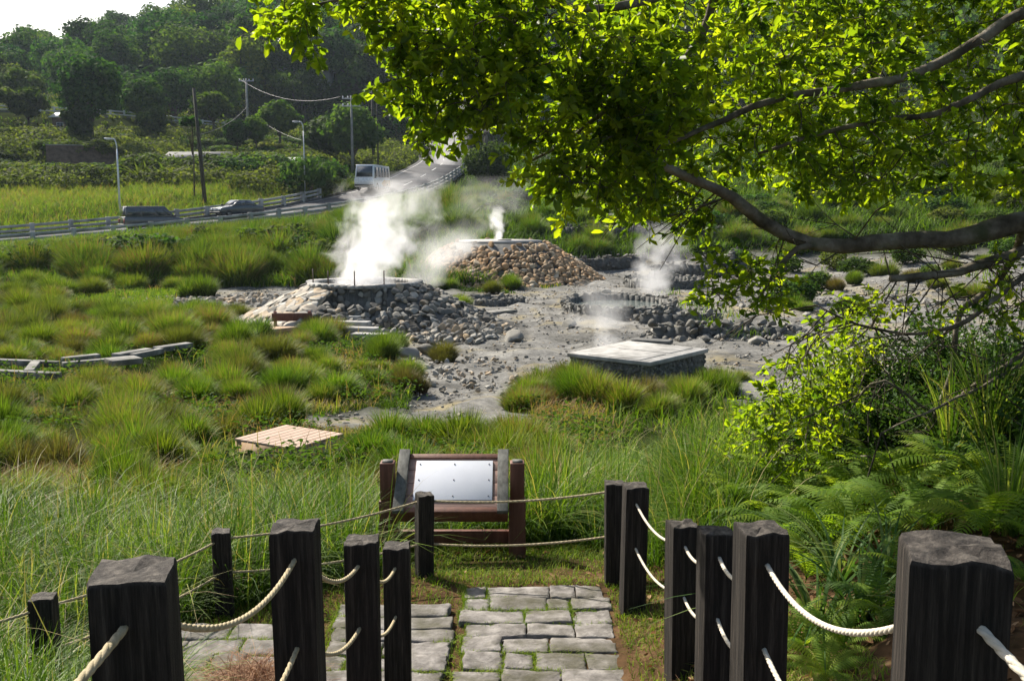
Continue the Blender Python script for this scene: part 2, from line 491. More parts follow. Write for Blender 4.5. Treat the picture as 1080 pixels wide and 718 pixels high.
_tab = np.array(_tab)


def _bumps(x, y):
    far = np.clip((y - 100) / 150, 0, 1)
    mid = np.clip((y - 14) / 12, 0, 1)
    b = .05 * np.sin(x * 1.1 + 1.3 * np.sin(y * .5)) * np.cos(y * .9 + .7 * x) * mid
    b += .035 * np.sin(x * 2.7 + y * 1.9) * np.sin(y * 2.2 - x * .8) * mid
    b += far * (2.2 * np.sin(x * .06 + .7) * np.cos(y * .05) + 1.4 * np.sin(x * .13 + y * .09))
    return b


def zt(x, y, carve=True):
    x = np.atleast_1d(np.asarray(x, float)); y = np.atleast_1d(np.asarray(y, float))
    px = np.clip(540 + F * x / np.maximum(y, 4.), _cp[0], _cp[-1])
    t = np.log(np.clip(y + 13., 1.0, 1713.))
    ti = np.clip((t - _T[0]) / (_T[1] - _T[0]), 0, len(_T) - 1.001)
    t0 = ti.astype(int); tf = ti - t0
    ci = np.clip(np.searchsorted(_cp, px, side='right') - 1, 0, len(_cp) - 2)
    cf = (px - _cp[ci]) / (_cp[ci + 1] - _cp[ci])
    cf = cf * cf * (3 - 2 * cf)
    za = _tab[ci, t0] * (1 - tf) + _tab[ci, t0 + 1] * tf
    zb = _tab[ci + 1, t0] * (1 - tf) + _tab[ci + 1, t0 + 1] * tf
    z = za * (1 - cf) + zb * cf + _bumps(x, y)
    if carve:
        idx = np.nonzero((y > 55) & (y < 215))[0]
        for s in range(0, len(idx), 4000):
            ii = idx[s:s + 4000]
            d2 = (x[ii, None] - ROAD[None, :, 0]) ** 2 + (y[ii, None] - ROAD[None, :, 1]) ** 2
            j = d2.argmin(1); d = np.sqrt(d2[np.arange(len(ii)), j])
            off = (x[ii] - ROAD[j, 0]) * RN[j, 0] + (y[ii] - ROAD[j, 1]) * RN[j, 1]
            zr = ROAD[j, 2] - BANK * np.clip(off, -HW - 1, HW + 1) - .18
            w = np.clip((d - HW - .9) / 8.0, 0, 1); w = w * w * (3 - 2 * w)
            z[ii] = zr * (1 - w) + z[ii] * w
    return z


def zt1(x, y):
    return float(zt(x, y)[0])


def G(px, d):
    """the ground point seen in picture column px at forward distance d"""
    z = 0.
    for _ in range(3):
        s = d * cpi - (z - CZ) * spi
        x = (px - 540) / F * s
        z = zt1(x, d)
    return np.array([x, d, z])


def to_px(x, y, z):
    s = y * cpi - (z - CZ) * spi
    up = y * spi + (z - CZ) * cpi
    return 540 + F * x / s, 359 - F * up / s


def in_poly(px, py, poly):
    poly = np.asarray(poly, float)
    inside = np.zeros(px.shape, bool)
    n = len(poly)
    for i in range(n):
        x0, y0 = poly[i]; x1, y1 = poly[(i + 1) % n]
        c = ((y0 > py) != (y1 > py)) & (px < (x1 - x0) * (py - y0) / (y1 - y0 + 1e-12) + x0)
        inside ^= c
    return inside


# the bare grey ground of the geothermal valley: outlines on the ground
BARE = [
    [(415, 372), (440, 440), (500, 462), (560, 458), (556, 415), (620, 405), (760, 398), (785, 430), (1120, 430), (1300, 400), (1300, 262), (1080, 262), (960, 268), (850, 272), (770, 262), (600, 262), (590, 300), (500, 310), (440, 302)],
    [(180, 318), (240, 300), (330, 300), (450, 300), (520, 330), (515, 372), (470, 395), (430, 372), (380, 352), (330, 345), (250, 338), (190, 326)],
    [(290, 438), (370, 432), (470, 436), (470, 446), (340, 452), (295, 456)],
]
PATCH = [(60, 314), (185, 306), (180, 330), (110, 336), (50, 332)]


def bare_mask(x, y, z=None, jit=0.):
    if z is None: z = zt(x, y)
    px, py = to_px(x, np.maximum(y, .5), z)
    wob = np.sin(x * 1.7 + y * .9) * 4 + np.sin(x * 3.9 - y * 2.3) * 3
    px = px + wob * 1.2; py = py + wob * .5
    m = np.zeros(px.shape, bool)
    for p in BARE: m |= in_poly(px, py, p)
    return m & (y > 13) & (y < 70)


def build_terrain():
    ys = np.concatenate([np.arange(-9, 12, .25), np.arange(12, 50, .5), np.arange(50, 130, 1.0), np.arange(130, 250, 3), np.arange(250, 700, 9), np.arange(700, 1700, 60)])
    us = np.linspace(-1.75, 1.75, 300)
    Y, U = np.meshgrid(ys, us, indexing='ij')
    X = U * (np.maximum(Y, 2) + 6)
    x, y = X.ravel(), Y.ravel()
    z = zt(x, y)
    bm_ = np.nonzero(bare_mask(x, y, z))[0]
    for ii in bm_:
        z[ii] += .16 * mnoise.fractal(Vector((x[ii] * .8, y[ii] * .8, 2.)), .9, 2.1, 5) - .03
    n, m = Y.shape
    i = np.arange(n - 1)[:, None] * m; j = np.arange(m - 1)[None, :]
    Q = np.stack([i + j, i + j + 1, i + m + j + 1, i + m + j], -1).reshape(-1, 4)
    bare = bare_mask(x, y, z).astype(float).reshape(n, m)
    for _ in range(2):
        b = np.pad(bare, 1, mode='edge')
        bare = (b[1:-1, 1:-1] * 2 + b[:-2, 1:-1] + b[2:, 1:-1] + b[1:-1, :-2] + b[1:-1, 2:]) / 6
    lit = np.clip((7.6 - y) / .8, 0, 1) * (y > 1)
    me = np_mesh('ground', np.stack([x, y, z], 1), [Q], {'bare': bare.ravel(), 'litter': lit}, True)
    m_, nt, out = new_mat('valley_ground')
    L = nt.links.new
    p = N(nt, 'ShaderNodeBsdfPrincipled', Roughness=1.); p.inputs['Specular IOR Level'].default_value = 0.
    ab = N(nt, 'ShaderNodeAttribute'); ab.attribute_name = 'bare'
    al = N(nt, 'ShaderNodeAttribute'); al.attribute_name = 'litter'
    n1 = noise_tex(nt, .55, 9, .65)
    soil = ramp(nt, [(.3, (.012, .016, .006)), (.55, (.026, .034, .010)), (.75, (.045, .038, .020))], n1).outputs[0]
    n2 = noise_tex(nt, .55, 10, .72, dist=.6)
    grey = ramp(nt, [(.30, (.055, .053, .048)), (.43, (.13, .127, .118)), (.52, (.18, .176, .166)), (.62, (.235, .23, .215)), (.78, (.32, .305, .265))], n2).outputs[0]
    n5 = noise_tex(nt, 4.5, 10, .8)
    grey = mixc(nt, 1.0, grey, ramp(nt, [(.3, (.45, .45, .44)), (.5, (.95, .95, .94)), (.7, (1.35, 1.33, 1.28))], n5).outputs[0], 'MULTIPLY')
    n3 = noise_tex(nt, .33, 6, dist=.8)
    st = ramp(nt, [(.54, (0, 0, 0)), (.68, (.75, .75, .75))], n3).outputs[0]
    grey = mixc(nt, st, grey, (.27, .225, .12))
    n6 = noise_tex(nt, .42, 7, dist=1.2, stretch=(1, .4, 1))
    wet = ramp(nt, [(.30, (.8, .8, .8)), (.42, (0, 0, 0))], n6).outputs[0]
    grey = mixc(nt, wet, grey, (.07, .068, .062))
    n4 = noise_tex(nt, 5., 6)
    lit_c = ramp(nt, [(.35, (.045, .03, .016)), (.6, (.11, .065, .035)), (.75, (.17, .12, .07))], n4).outputs[0]
    c = mixc(nt, al.outputs['Fac'], soil, lit_c)
    c = mixc(nt, ab.outputs['Fac'], c, grey)
    L(c, p.inputs['Base Color'])
    b = N(nt, 'ShaderNodeBump'); b.inputs['Strength'].default_value = .7; b.inputs['Distance'].default_value = .06
    L(noise_tex(nt, 5., 10, .75), b.inputs['Height']); L(b.outputs[0], p.inputs['Normal'])
    L(p.outputs[0], out.inputs[0])
    o = link('ground', me, m_)
    tag(o, kind='structure', label='sloping ground of soil and pale grey geothermal clay')


build_terrain()

# ------------------------------------------------------------------ grass and leaf geometry
def blades(P, h, w, lean, az=None, nseg=3, face=None, droop=.45):
    n = len(P)
    P = np.asarray(P, float)
    h = np.broadcast_to(h, (n,)); w = np.broadcast_to(w, (n,)); lean = np.broadcast_to(lean, (n,))
    az = rng.uniform(0, 2 * math.pi, n) if az is None else az
    d = np.stack([np.cos(az), np.sin(az), np.zeros(n)], 1)
    fa = (az + math.pi / 2 + rng.normal(0, .5, n)) if face is None else face
    s = np.stack([np.cos(fa), np.sin(fa), np.zeros(n)], 1)
    t = np.linspace(0, 1, nseg + 1)
    wid = np.array([1.0 - .92 * tt ** 1.6 for tt in t])
    hor = lean[:, None] * h[:, None] * t[None] ** 1.8
    ver = h[:, None] * (t[None] - droop * np.clip(lean, 0, 1.6)[:, None] * t[None] ** 2.4)
    C = P[:, None, :] + d[:, None, :] * hor[..., None] + UP * ver[..., None]
    off = s[:, None, :] * (w[:, None] * wid[None] * .5)[..., None]
    V = np.stack([C - off, C + off], 2).reshape(-1, 3)
    k = (nseg + 1) * 2
    base = np.arange(n)[:, None] * k
    i = np.arange(nseg)[None] * 2
    Q = np.stack([base + i, base + i + 1, base + i + 3, base + i + 2], -1).reshape(-1, 4)
    return V, Q, np.tile(t[None, :, None], (n, 1, 2)).reshape(-1)


def grass_obj(name, P, h, w, lean, tint, mat, label, nseg=3, az=None, tipgain=.15, droop=.45):
    V, Q, t = blades(P, h, w, lean, az, nseg, droop=droop)
    k = (nseg + 1) * 2
    ti = np.repeat(np.broadcast_to(tint, (len(P),)), k) + tipgain * (t - .5)
    o = link(name, np_mesh(name, V, [Q], {'tint': np.clip(ti, 0, 1)}), mat)
    return tag(o, label=label, kind='stuff')


def leaf_arrays(P, D, L, wd, fold=.25, nrm=None):
    """leaves: P base points, D unit directions; 6 verts, 2 quads each"""
    n = len(P)
    D = D / (np.linalg.norm(D, axis=1)[:, None] + 1e-9)
    if nrm is None:
        nrm = np.array([-.35, .42, .75]) + rng.normal(0, .5, (n, 3))
    S = np.cross(D, nrm); S /= np.linalg.norm(S, axis=1)[:, None] + 1e-9
    U = np.cross(S, D)
    L = np.broadcast_to(L, (n,))[:, None]; wd = np.broadcast_to(wd, (n,))[:, None]
    f = fold * wd
    v0 = P
    v1 = P + D * L * .33 + S * wd * .42 + U * f * .6
    v2 = P + D * L * .72 + S * wd * .44 + U * f * .5
    v3 = P + D * L - U * L * .10
    v4 = P + D * L * .72 - S * wd * .44 + U * f * .5
    v5 = P + D * L * .33 - S * wd * .42 + U * f * .6
    V = np.stack([v0, v1, v2, v3, v4, v5], 1).reshape(-1, 3)
    b = np.arange(n)[:, None] * 6
    Q = np.concatenate([b + np.array([[0, 1, 2, 3]]), b + np.array([[0, 3, 4, 5]])])
    return V, Q


def rand_dirs(n):
    v = rng.normal(size=(n, 3))
    return v / np.linalg.norm(v, axis=1)[:, None]


# ------------------------------------------------------------------ road with guardrails
def offset_line(a, b, off, dz=0.):
    P = ROAD[a:b].copy()
    P[:, :2] += RN[a:b] * off
    P[:, 2] += -BANK * off + dz
    return P


def strip_mesh(name, a, b, o0, o1, dz, mat, thick=None):
    A, B = offset_line(a, b, o0, dz), offset_line(a, b, o1, dz)
    n = len(A)
    mb = MB()
    i = np.arange(n - 1)
    if thick is None:
        mb.add(np.vstack([A, B]), np.stack([i, n + i, n + i + 1, i + 1], 1))
    else:
        A2, B2 = A - UP * thick, B - UP * thick
        mb.add(np.vstack([A, B, A2, B2]), np.stack([i, n + i, n + i + 1, i + 1], 1), np.stack([i, i + 1, 2 * n + i + 1, 2 * n + i], 1),
               np.stack([n + i, 3 * n + i, 3 * n + i + 1, n + i + 1], 1))
    o = mb.build(name, mat)
    # faces up
    return o


nR = len(ROAD)
road = strip_mesh('road', 0, nR, -HW, HW, 0., M['asphalt'], thick=.5)
tag(road, 'grey asphalt road bending uphill past the valley', kind='structure')
mk = MB()
for (o0, o1) in ((-3.05, -2.93), (2.93, 3.05)):
    A, B = offset_line(0, nR, o0, .012), offset_line(0, nR, o1, .012)
    i = np.arange(nR - 1)
    mk.add(np.vstack([A, B]), np.stack([i, nR + i, nR + i + 1, i + 1], 1))
for s in range(0, nR - 5, 9):
    A, B = offset_line(s, s + 5, -.08, .012), offset_line(s, s + 5, .08, .012)
    i = np.arange(4)
    mk.add(np.vstack([A, B]), np.stack([i, 5 + i, 5 + i + 1, i + 1], 1))
tag(mk.build('road_markings', M['marking']), 'painted white lines on the asphalt road', kind='structure')


def nearest_road(px, lo=0, hi=None):
    hi = hi or nR
    pp = np.array([to_px(*p)[0] for p in ROAD[lo:hi]])
    return lo + int(np.argmin(np.abs(pp - px)))


i_turn = int(np.argmax(ROAD[:, 1] > 150))            # where the road is at 150 m on the way up


def guardrail(name, label, cat, a, b, off, spacing, mat, posth=.95, rails=(.42, .78), pw=.36, railh=.21, base=True):
    line = offset_line(a, b, off)
    root = thing(name, label, cat, line[0])
    line = line - line[0]
    lr = resample(line, spacing)
    tang = np.gradient(lr, axis=0)
    k = 0
    for p, t in zip(lr, tang):
        k += 1
        mb = MB(); hgt = posth * (1 + .04 * math.sin(k * 2.1))
        ang = math.atan2(t[1], t[0])
        mb.box((p[0], p[1], p[2] + hgt / 2 - .25), (pw, pw * .9, hgt + .5), rz=ang)
        mb.build('post', mat, root, bevel=.02)
    for rz in rails:
        mb = MB()
        q = resample(line, spacing / 2)
        n = len(q)
        tg = np.gradient(q, axis=0)[:, :2]; tg /= np.linalg.norm(tg, axis=1)[:, None]
        nn = np.stack([tg[:, 1], -tg[:, 0], np.zeros(n)], 1)
        hw_, hh = .055, railh / 2
        rows = [q + nn * sx * hw_ + UP * (rz + sz * hh) for sx, sz in ((-1, -1), (1, -1), (1, 1), (-1, 1))]
        i = np.arange(n - 1)
        V = np.vstack(rows)
        fs = []
        for e in range(4):
            e2 = (e + 1) % 4
            fs.append(np.stack([e * n + i, e2 * n + i, e2 * n + i + 1, e * n + i + 1], 1))
        mb.add(V, *fs)
        mb.add(V[[0, n, 2 * n, 3 * n]], [[0, 1, 2, 3]]); mb.add(V[[n - 1, 2 * n - 1, 3 * n - 1, 4 * n - 1]], [[0, 1, 2, 3]])
        mb.build('rail', mat, root)
    if base:
        mb = MB()
        q = resample(line, 2.0)
        for p0, p1 in zip(q[:-1], q[1:]):
            mb.beam(p0 - UP * .15, p1 - UP * .15, .34, .62)
        mb.build('footing', M['dark_stone'], root)
    return root


i490 = nearest_road(497, 0, i_turn)
i355 = nearest_road(352, 0, i_turn)
i_m60 = nearest_road(-60, 0, i_turn)
guardrail('guardrail', 'weathered concrete guardrail along the valley side of the lower road', 'guardrail', i_m60, i490 + 6, HW + .25, 2.7, M['concrete_rail'])
guardrail('guardrail', 'weathered concrete guardrail along the far side of the lower road, behind the van', 'guardrail', i_m60, i355 + 4, -HW - .25, 2.7, M['concrete_rail'])
iu0 = int(np.argmin(np.abs(ROAD[:, 1] - 186) + (np.arange(nR) < i_turn) * 999))
iu1 = nearest_road(-55, iu0)
guardrail('balustrade', 'pale concrete balustrade along the upper road on the slope', 'balustrade', iu0 + 6, iu1, -HW - .3, 1.9, M['white_rail'], 1.0, (.35, .82), .24, .2)

# ------------------------------------------------------------------ vehicles
def wheel_part(root, x, y, r, w=.2):
    mb = MB()
    a = np.linspace(0, 2 * math.pi, 20, endpoint=False)
    prof = [(r * .62, -w / 2), (r * .95, -w / 2), (r, -w * .3), (r, w * .3), (r * .95, w / 2), (r * .62, w / 2)]
    V = np.array([[x + pr * math.cos(t), y + py_, r + pr * math.sin(t)] for pr, py_ in prof for t in a])
    n = 20; m = len(prof)
    i = np.arange(m)[:, None] * n; j = np.arange(n)[None]
    i2 = ((np.arange(m) + 1) % m)[:, None] * n
    Q = np.stack([i + j, i + (j + 1) % n, i2 + (j + 1) % n, i2 + j], -1).reshape(-1, 4)
    mb.add(V, Q)
    t = mb.build('wheel', M['tyre'], root, smooth=True)
    mb = MB()
    mb.tube([(x, y - w * .42, r), (x, y + w * .42, r)], r * .62, 14)
    mb.build('rim', M['rim'], t)


def vehicle(name, label, cat, loc, rz, lower, z_belt, belt, roof, z_roof, hw, hw_roof, wheels, paint, wr=.32, roof_paint=None, splits=(), stripe=None):
    """lower: xz outline of the body up to the belt line; belt / roof: (x rear, x front) of the glasshouse"""
    root = thing(name, label, cat, loc, rz)
    MB().prism(lower, -hw, hw).build('body', paint, root, bevel=.05)
    b0, b1 = belt; r0, r1 = roof
    e = .02
    bot = [(b0, -hw + .03, z_belt - e), (b1, -hw + .03, z_belt - e), (b1, hw - .03, z_belt - e), (b0, hw - .03, z_belt - e)]
    top = [(r0, -hw_roof, z_roof), (r1, -hw_roof, z_roof), (r1, hw_roof, z_roof), (r0, hw_roof, z_roof)]
    MB().hexa(bot, top).build('cabin', roof_paint or paint, root, bevel=.05)
    bot, top = np.array(bot), np.array(top)

    def pane(i0, i1, u0, u1, v0, v1, nm):
        c = []
        for u, v in ((u0, v0), (u1, v0), (u1, v1), (u0, v1)):
            p = (bot[i0] * (1 - u) + bot[i1] * u) * (1 - v) + (top[i0] * (1 - u) + top[i1] * u) * v
            c.append(p)
        c = np.array(c)
        nrm = np.cross(c[1] - c[0], c[3] - c[0]); nrm /= np.linalg.norm(nrm)
        MB().hexa(c - nrm * .02, c + nrm * .012).build(nm, M['glass'], root)
    pane(1, 2, .07, .93, .12, .9, 'windscreen')
    pane(3, 0, .08, .92, .2, .88, 'rear_window')
    us = [0.03] + list(splits) + [.97]
    for u0, u1 in zip(us[:-1], us[1:]):
        pane(0, 1, u0 + .012, u1 - .012, .14, .86, 'side_window')
        pane(2, 3, 1 - u1 + .012, 1 - u0 - .012, .14, .86, 'side_window')
    for x in wheels:
        for s in (-1, 1):
            wheel_part(root, x, s * (hw - .09), wr)
    xf = max(p[0] for p in lower); xr = min(p[0] for p in lower)
    zl = z_belt * .68
    for s in (-1, 1):
        MB().box((xf - .03, s * (hw - .22), zl), (.1, .3, .15)).build('headlight', M['lamp_white'], root, bevel=.02)
        MB().box((xr + .02, s * (hw - .12), zl + .05), (.08, .16, .3)).build('taillight', M['lamp_red'], root, bevel=.02)
        MB().box((b1 - .15, s * (hw + .1), z_belt + .08), (.12, .2, .15)).build('mirror', M['dark_metal'], root, bevel=.02)
    MB().box((xf + .02, 0, zl - .28), (.12, hw * 1.85, .16)).build('bumper', M['dark_metal'], root, bevel=.03)
    MB().box((xr - .02, 0, zl - .28), (.12, hw * 1.85, .16)).build('bumper', M['dark_metal'], root, bevel=.03)
    if stripe:
        for s in (-1, 1):
            MB().prism(stripe, s * (hw + .004) - .004, s * (hw + .004) + .004).build('side_stripe', M['bus_orange'], root)
    return root


def on_road(px, off):
    i = nearest_road(px, 0, i_turn)
    p = ROAD[i].copy(); p[:2] += RN[i] * off; p[2] += -BANK * off + .01
    return p, math.atan2(rt[i, 1], rt[i, 0])


p, a = on_road(151, 1.75)
vehicle('parked_van' if False else 'van', 'dark boxy van driving on the road beside the curved white street lamp', 'van', p, a,
        [(-2.35, .3), (2.35, .3), (2.42, .62), (2.30, .95), (1.45, 1.10), (-2.38, 1.12), (-2.42, .7)], 1.10, (-2.33, 1.55), (-2.22, .72), 1.92, .90, .78,
        (-1.45, 1.45), M['van_paint'], .34, splits=(.33, .66, .85))
p, a = on_road(257, -1.6)
vehicle('car', 'small dark saloon car coming down the road beside the tall thin pole', 'car', p, a + math.pi,
        [(-2.1, .28), (2.1, .28), (2.2, .5), (2.1, .74), (1.0, .92), (-1.6, .95), (-2.15, .9), (-2.2, .5)], .92, (-1.65, 1.05), (-.95, .25), 1.42, .86, .66,
        (-1.3, 1.35), M['car_paint'], .31, splits=(.5,))
p, a = on_road(408, -1.5)
vehicle('minibus', 'white minibus with orange side trim rounding the bend above the steam', 'minibus', p, a + math.pi + .1,
        [(-3.3, .35), (3.25, .35), (3.4, .7), (3.36, 1.22), (-3.35, 1.22), (-3.38, .7)], 1.22, (-3.33, 3.33), (-3.25, 2.95), 2.62, 1.04, .93,
        (-1.9, 2.1), M['bus_white'], .40, splits=(.2, .38, .56, .74), stripe=[(-3.2, .45), (-.2, .45), (.5, .75), (-.6, 1.15), (-3.2, 1.15)])

# ------------------------------------------------------------------ street lamps, utility poles, wires
def lamp(name, label, px, d, ztop_py, armdir, mat, arm=1.8, lampkind=0):
    b = G(px, d)
    top = W(px, ztop_py, d)[2]
    h = top - b[2]
    root = thing(name, label, 'street lamp', b)
    MB().tube([(0, 0, -.3), (0, 0, h * .5), (0, 0, h - .9)], [.10, .08, .06] if lampkind == 0 else [.07, .06, .05], 10).build('pole', mat, root, smooth=True)
    MB().tube([(0, 0, -.2), (0, 0, .35)], [.19, .17], 10).build('base', M['concrete'], root)
    a = np.array(armdir, float)
    arc = [np.array([0, 0, h - .9]) + a * arm * (1 - math.cos(t)) * .55 + UP * .85 * math.sin(t) for t in np.linspace(0, math.pi / 2, 8)]
    arc.append(arc[-1] + a * arm * .3)
    MB().tube(arc, .055, 8).build('arm', mat, root, smooth=True)
    e = arc[-1]
    hd = MB(); hd.beam(e - a * .1, e + a * .62 + UP * .02, .24, .13)
    g = hd.build('lamp_head', mat, root, bevel=.03)
    MB().box(tuple(e + a * .3 - UP * .075), (.3, .16, .03)).build('lens', M['lamp_white'], g)
    return root


lamp('street_lamp', 'pale curved street lamp standing behind the dark van', 127, 88.5, 146, (-1, -.1, 0), M['pale_steel'], .45)
lamp('street_lamp', 'thin grey street lamp with a tan arm near the road bend', 322, 100, 128, (-.95, .2, 0), M['steel'], .6, 1)


def pole(label, px, d, top_py, mat, r=.14, arms=0, lean=0.):
    b = G(px, d)
    h = W(px, top_py, d)[2] - b[2]
    root = thing('utility_pole', label, 'utility pole', b)
    MB().tube([(0, 0, -.4), (lean * .5, 0, h * .5), (lean, 0, h)], [r, r * .85, r * .65], 10).build('pole_shaft', mat, root, smooth=True)
    tips = [b + np.array([lean, 0, h])]
    for k in range(arms):
        zz = h - .35 - .9 * k
        ar = MB(); ar.box((lean, 0, zz), (2.2, .12, .12)); cr = ar.build('crossarm', M['steel'], root)
        for s in (-1, -.4, .4, 1):
            MB().tube([(lean + s, 0, zz + .06), (lean + s, 0, zz + .18), (lean + s, 0, zz + .3)], [.06, .08, .04], 8).build('insulator', M['pale_steel'], cr)
            tips.append(b + np.array([lean + s, 0, zz + .3]))
    return root, tips


p1, t1 = pole('tall thin dark pole by the road, between van and saloon car', 217, 93.5, 93, M['pole_dark'], .20, 0, -.65)
p2, t2 = pole('bare wooden pole rising in front of the dark hillside trees', 262, 150, 83, M['pole_concrete'], .2, 1)
p3, t3 = pole('pale concrete pole with twin crossarms behind the minibus', 372, 124, 101, M['pole_concrete'], .17, 2)
p4, t4 = pole('dark pole with one crossarm, thicker one of the pair above the minibus', 394, 135, 95, M['pole_dark'], .2, 1)
p5, t5 = pole('thin dark pole without crossarm, beside its thicker twin', 399, 128, 97, M['pole_dark'], .11, 0)


def wire(a, b, sag, label, r=.022):
    a, b = np.array(a), np.array(b)
    t = np.linspace(0, 1, 24)[:, None]
    pth = a * (1 - t) + b * t - UP * sag * (4 * t * (1 - t))
    o = MB().tube(pth, r, 5).build('power_line', M['dark_metal'])
    tag(o, label, 'power line', 'power lines strung between the poles')


wire(t1[0] - UP * 4.2, t2[0] - UP * 4.0, .7, 'low sagging power line from the thin dark pole to the wooden pole')
wire(t2[1], t3[1], 1.6, 'upper sagging power line from the wooden pole to the concrete pole')
wire(t2[0] - UP * 4.5, t3[0] - UP * 5.5, 1.8, 'lowest sagging power line from the wooden pole to the concrete pole')
wire(t3[4], t4[2], .5, 'short power line from the twin crossarms to the dark pole', .035)

# ------------------------------------------------------------------ trees
def foliage_arrays(blobs, n, size, up=.5, shell=.55):
    """leaf-clump faces spread through a set of lobes (x, y, z, rx, rz)"""
    B = np.array(blobs, float)
    wgt = B[:, 3] ** 2; wgt /= wgt.sum()
    k = rng.choice(len(B), n, p=wgt)
    d = rand_dirs(n)
    r = (shell + (1 - shell) * rng.random(n) ** .6) * (1 + .16 * rng.normal(size=n))
    P = B[k, :3] + d * r[:, None] * np.stack([B[k, 3], B[k, 3], B[k, 4]], 1)
    nrm = d + np.array([0, 0, up]) + rng.normal(0, .55, (n, 3))
    nrm /= np.linalg.norm(nrm, axis=1)[:, None]
    a = rand_dirs(n); a = np.cross(nrm, a); a /= np.linalg.norm(a, axis=1)[:, None]
    b = np.cross(nrm, a)
    s = size * rng.uniform(.55, 1.35, n)[:, None]
    asp = rng.uniform(.45, .9, n)[:, None]
    V = np.stack([P - a * s, P - b * s * asp + nrm * s * .15, P + a * s, P + b * s * asp - nrm * s * .2], 1).reshape(-1, 3)
    Q = np.arange(n)[:, None] * 4 + np.arange(4)[None]
    lob = rng.uniform(-.2, .2, len(B))
    tint = np.clip(.48 + lob[k] + rng.normal(0, .16, n), 0, 1)
    return V, Q, np.repeat(tint, 4)


def make_tree(name, label, cat, loc, h, cr, trunk_h, nleaf, size, mat, group=None, nb=14, flat=.8, bark='bark_dark'):
    root = thing(name, label, cat, loc, 0, group)
    mb = MB()
    zc = trunk_h + (h - trunk_h) * .45
    mb.tube([(0, 0, -.5), (.1, 0, trunk_h * .6), (.0, .1, zc)], [cr * .075, cr * .055, cr * .03], 8)
    blobs = []
    hh = (h - trunk_h) / 2
    for k in range(nb):
        u = 1 - 2 * (k + .5) / nb
        a = k * 2.39996 + rng.uniform(-.35, .35)
        rxy = math.sqrt(max(0, 1 - u * u))
        f = rng.uniform(.45, .74)
        zz = u if flat > .6 else abs(u) * .6
        c_ = np.array([math.cos(a) * rxy * cr * f, math.sin(a) * rxy * cr * f, trunk_h + hh + zz * hh * f])
        br = min(cr, hh * 1.3) * rng.uniform(.32, .5) * (1 if flat > .6 else .6)
        blobs.append((c_[0], c_[1], c_[2], br, br * rng.uniform(.65, .9)))
        if k % 2 == 0:
            mb.tube([(0, 0, trunk_h * .7), (c_[0] * .5, c_[1] * .5, trunk_h * .5 + c_[2] * .5), c_], [cr * .035, cr * .022, cr * .01], 6)
    mb.build('trunk', M[bark], root, smooth=True)
    V, Q, t = foliage_arrays(blobs, nleaf, size)
    link('crown', np_mesh('crown', V, [Q], {'tint': t}), M[mat], root)
    return root


# hillside wood: prototypes, then copies
HILL_LABEL = 'dark green broadleaf tree in the wooded hillside'
HILL_GROUP = 'trees covering the far hillside'
protos = []
for k in range(7):
    h = rng.uniform(9, 13); cr = rng.uniform(4.4, 6.2)
    protos.append(make_tree('hillside_tree', HILL_LABEL, 'tree', (0, 0, -500), h, cr, h * .12, 3400, .36, 'forest', HILL_GROUP, nb=16, flat=.95))
used = [False] * len(protos)
spots = []
for d in np.arange(196, 400, 8.2):
    step = 10.5 if d < 300 else 13
    width0, width1 = (-70 - 540) / F * d, (740 - 540) / F * d
    for x in np.arange(width0, width1, step):
        xx = x + rng.uniform(-3.5, 3.5); yy = d + rng.uniform(-3, 3)
        spots.append((xx, yy))
# keep what can be seen: front rows hide most of the rest
keep = []
for xx, yy in spots:
    z = zt1(xx, yy)
    px, py = to_px(xx, yy, z + 12)
    if -75 < px < 760 and py > -50:
        keep.append((xx, yy, z))
rng.shuffle(keep)
keep = keep[:292]
for i, (xx, yy, z) in enumerate(keep):
    k = i % len(protos)
    sc = rng.uniform(.85, 1.2)
    o = protos[k] if not used[k] else copy_tree(protos[k])
    used[k] = True
    o.location = (float(xx), float(yy), float(z) - .4)
    o.rotation_euler = (0, 0, rng.uniform(0, 6.28))
    o.scale = (sc, sc, sc * rng.uniform(.9, 1.15))
# the wood behind and beyond, one mass
blobs = []
for d in np.arange(188, 400, 9):
    for x in np.arange((-90 - 540) / F * d, (760 - 540) / F * d, 9):
        xx, yy = x + rng.uniform(-4, 4), d + rng.uniform(-4, 4)
        br = rng.uniform(3.2, 5.2)
        blobs.append((xx, yy, zt1(xx, yy) + rng.uniform(.5, 3), br, br * .8))
V, Q, t = foliage_arrays(blobs, 150000, .55)
tag(link('undergrowth', np_mesh('undergrowth', V, [Q], {'tint': t * .8}), M['forest']), 'dense undergrowth between the trees of the hillside', kind='stuff')
blobs = []
for d in np.arange(190, 420, 13):
    for x in np.arange((300 - 540) / F * d if d > 260 else (700 - 540) / F * d, (1500 - 540) / F * d, 12):
        xx, yy = x + rng.uniform(-4, 4), d + rng.uniform(-4, 4)
        br = rng.uniform(5, 7.5)
        blobs.append((xx, yy, zt1(xx, yy) + rng.uniform(3, 6), br, br * .8))
V, Q, t = foliage_arrays(blobs, 90000, .75)
tag(link('woodland', np_mesh('woodland', V, [Q], {'tint': t}), M['forest']), 'dense dark wood on the hill behind the foreground branches', kind='stuff')

# single trees between the roads and the hill
def tree_at(name, label, px, d, top_py, crpx, **kw):
    b = G(px, d)
    h = W(px, top_py, d)[2] - b[2]
    cr = crpx / F * d
    args = dict(trunk_h=h * .3, nleaf=3600, size=.30, mat='bush')
    args.update(kw)
    return make_tree(name, label, 'tree', b, h, cr, args.pop('trunk_h'), args.pop('nleaf'), args.pop('size'), args.pop('mat'), **args)


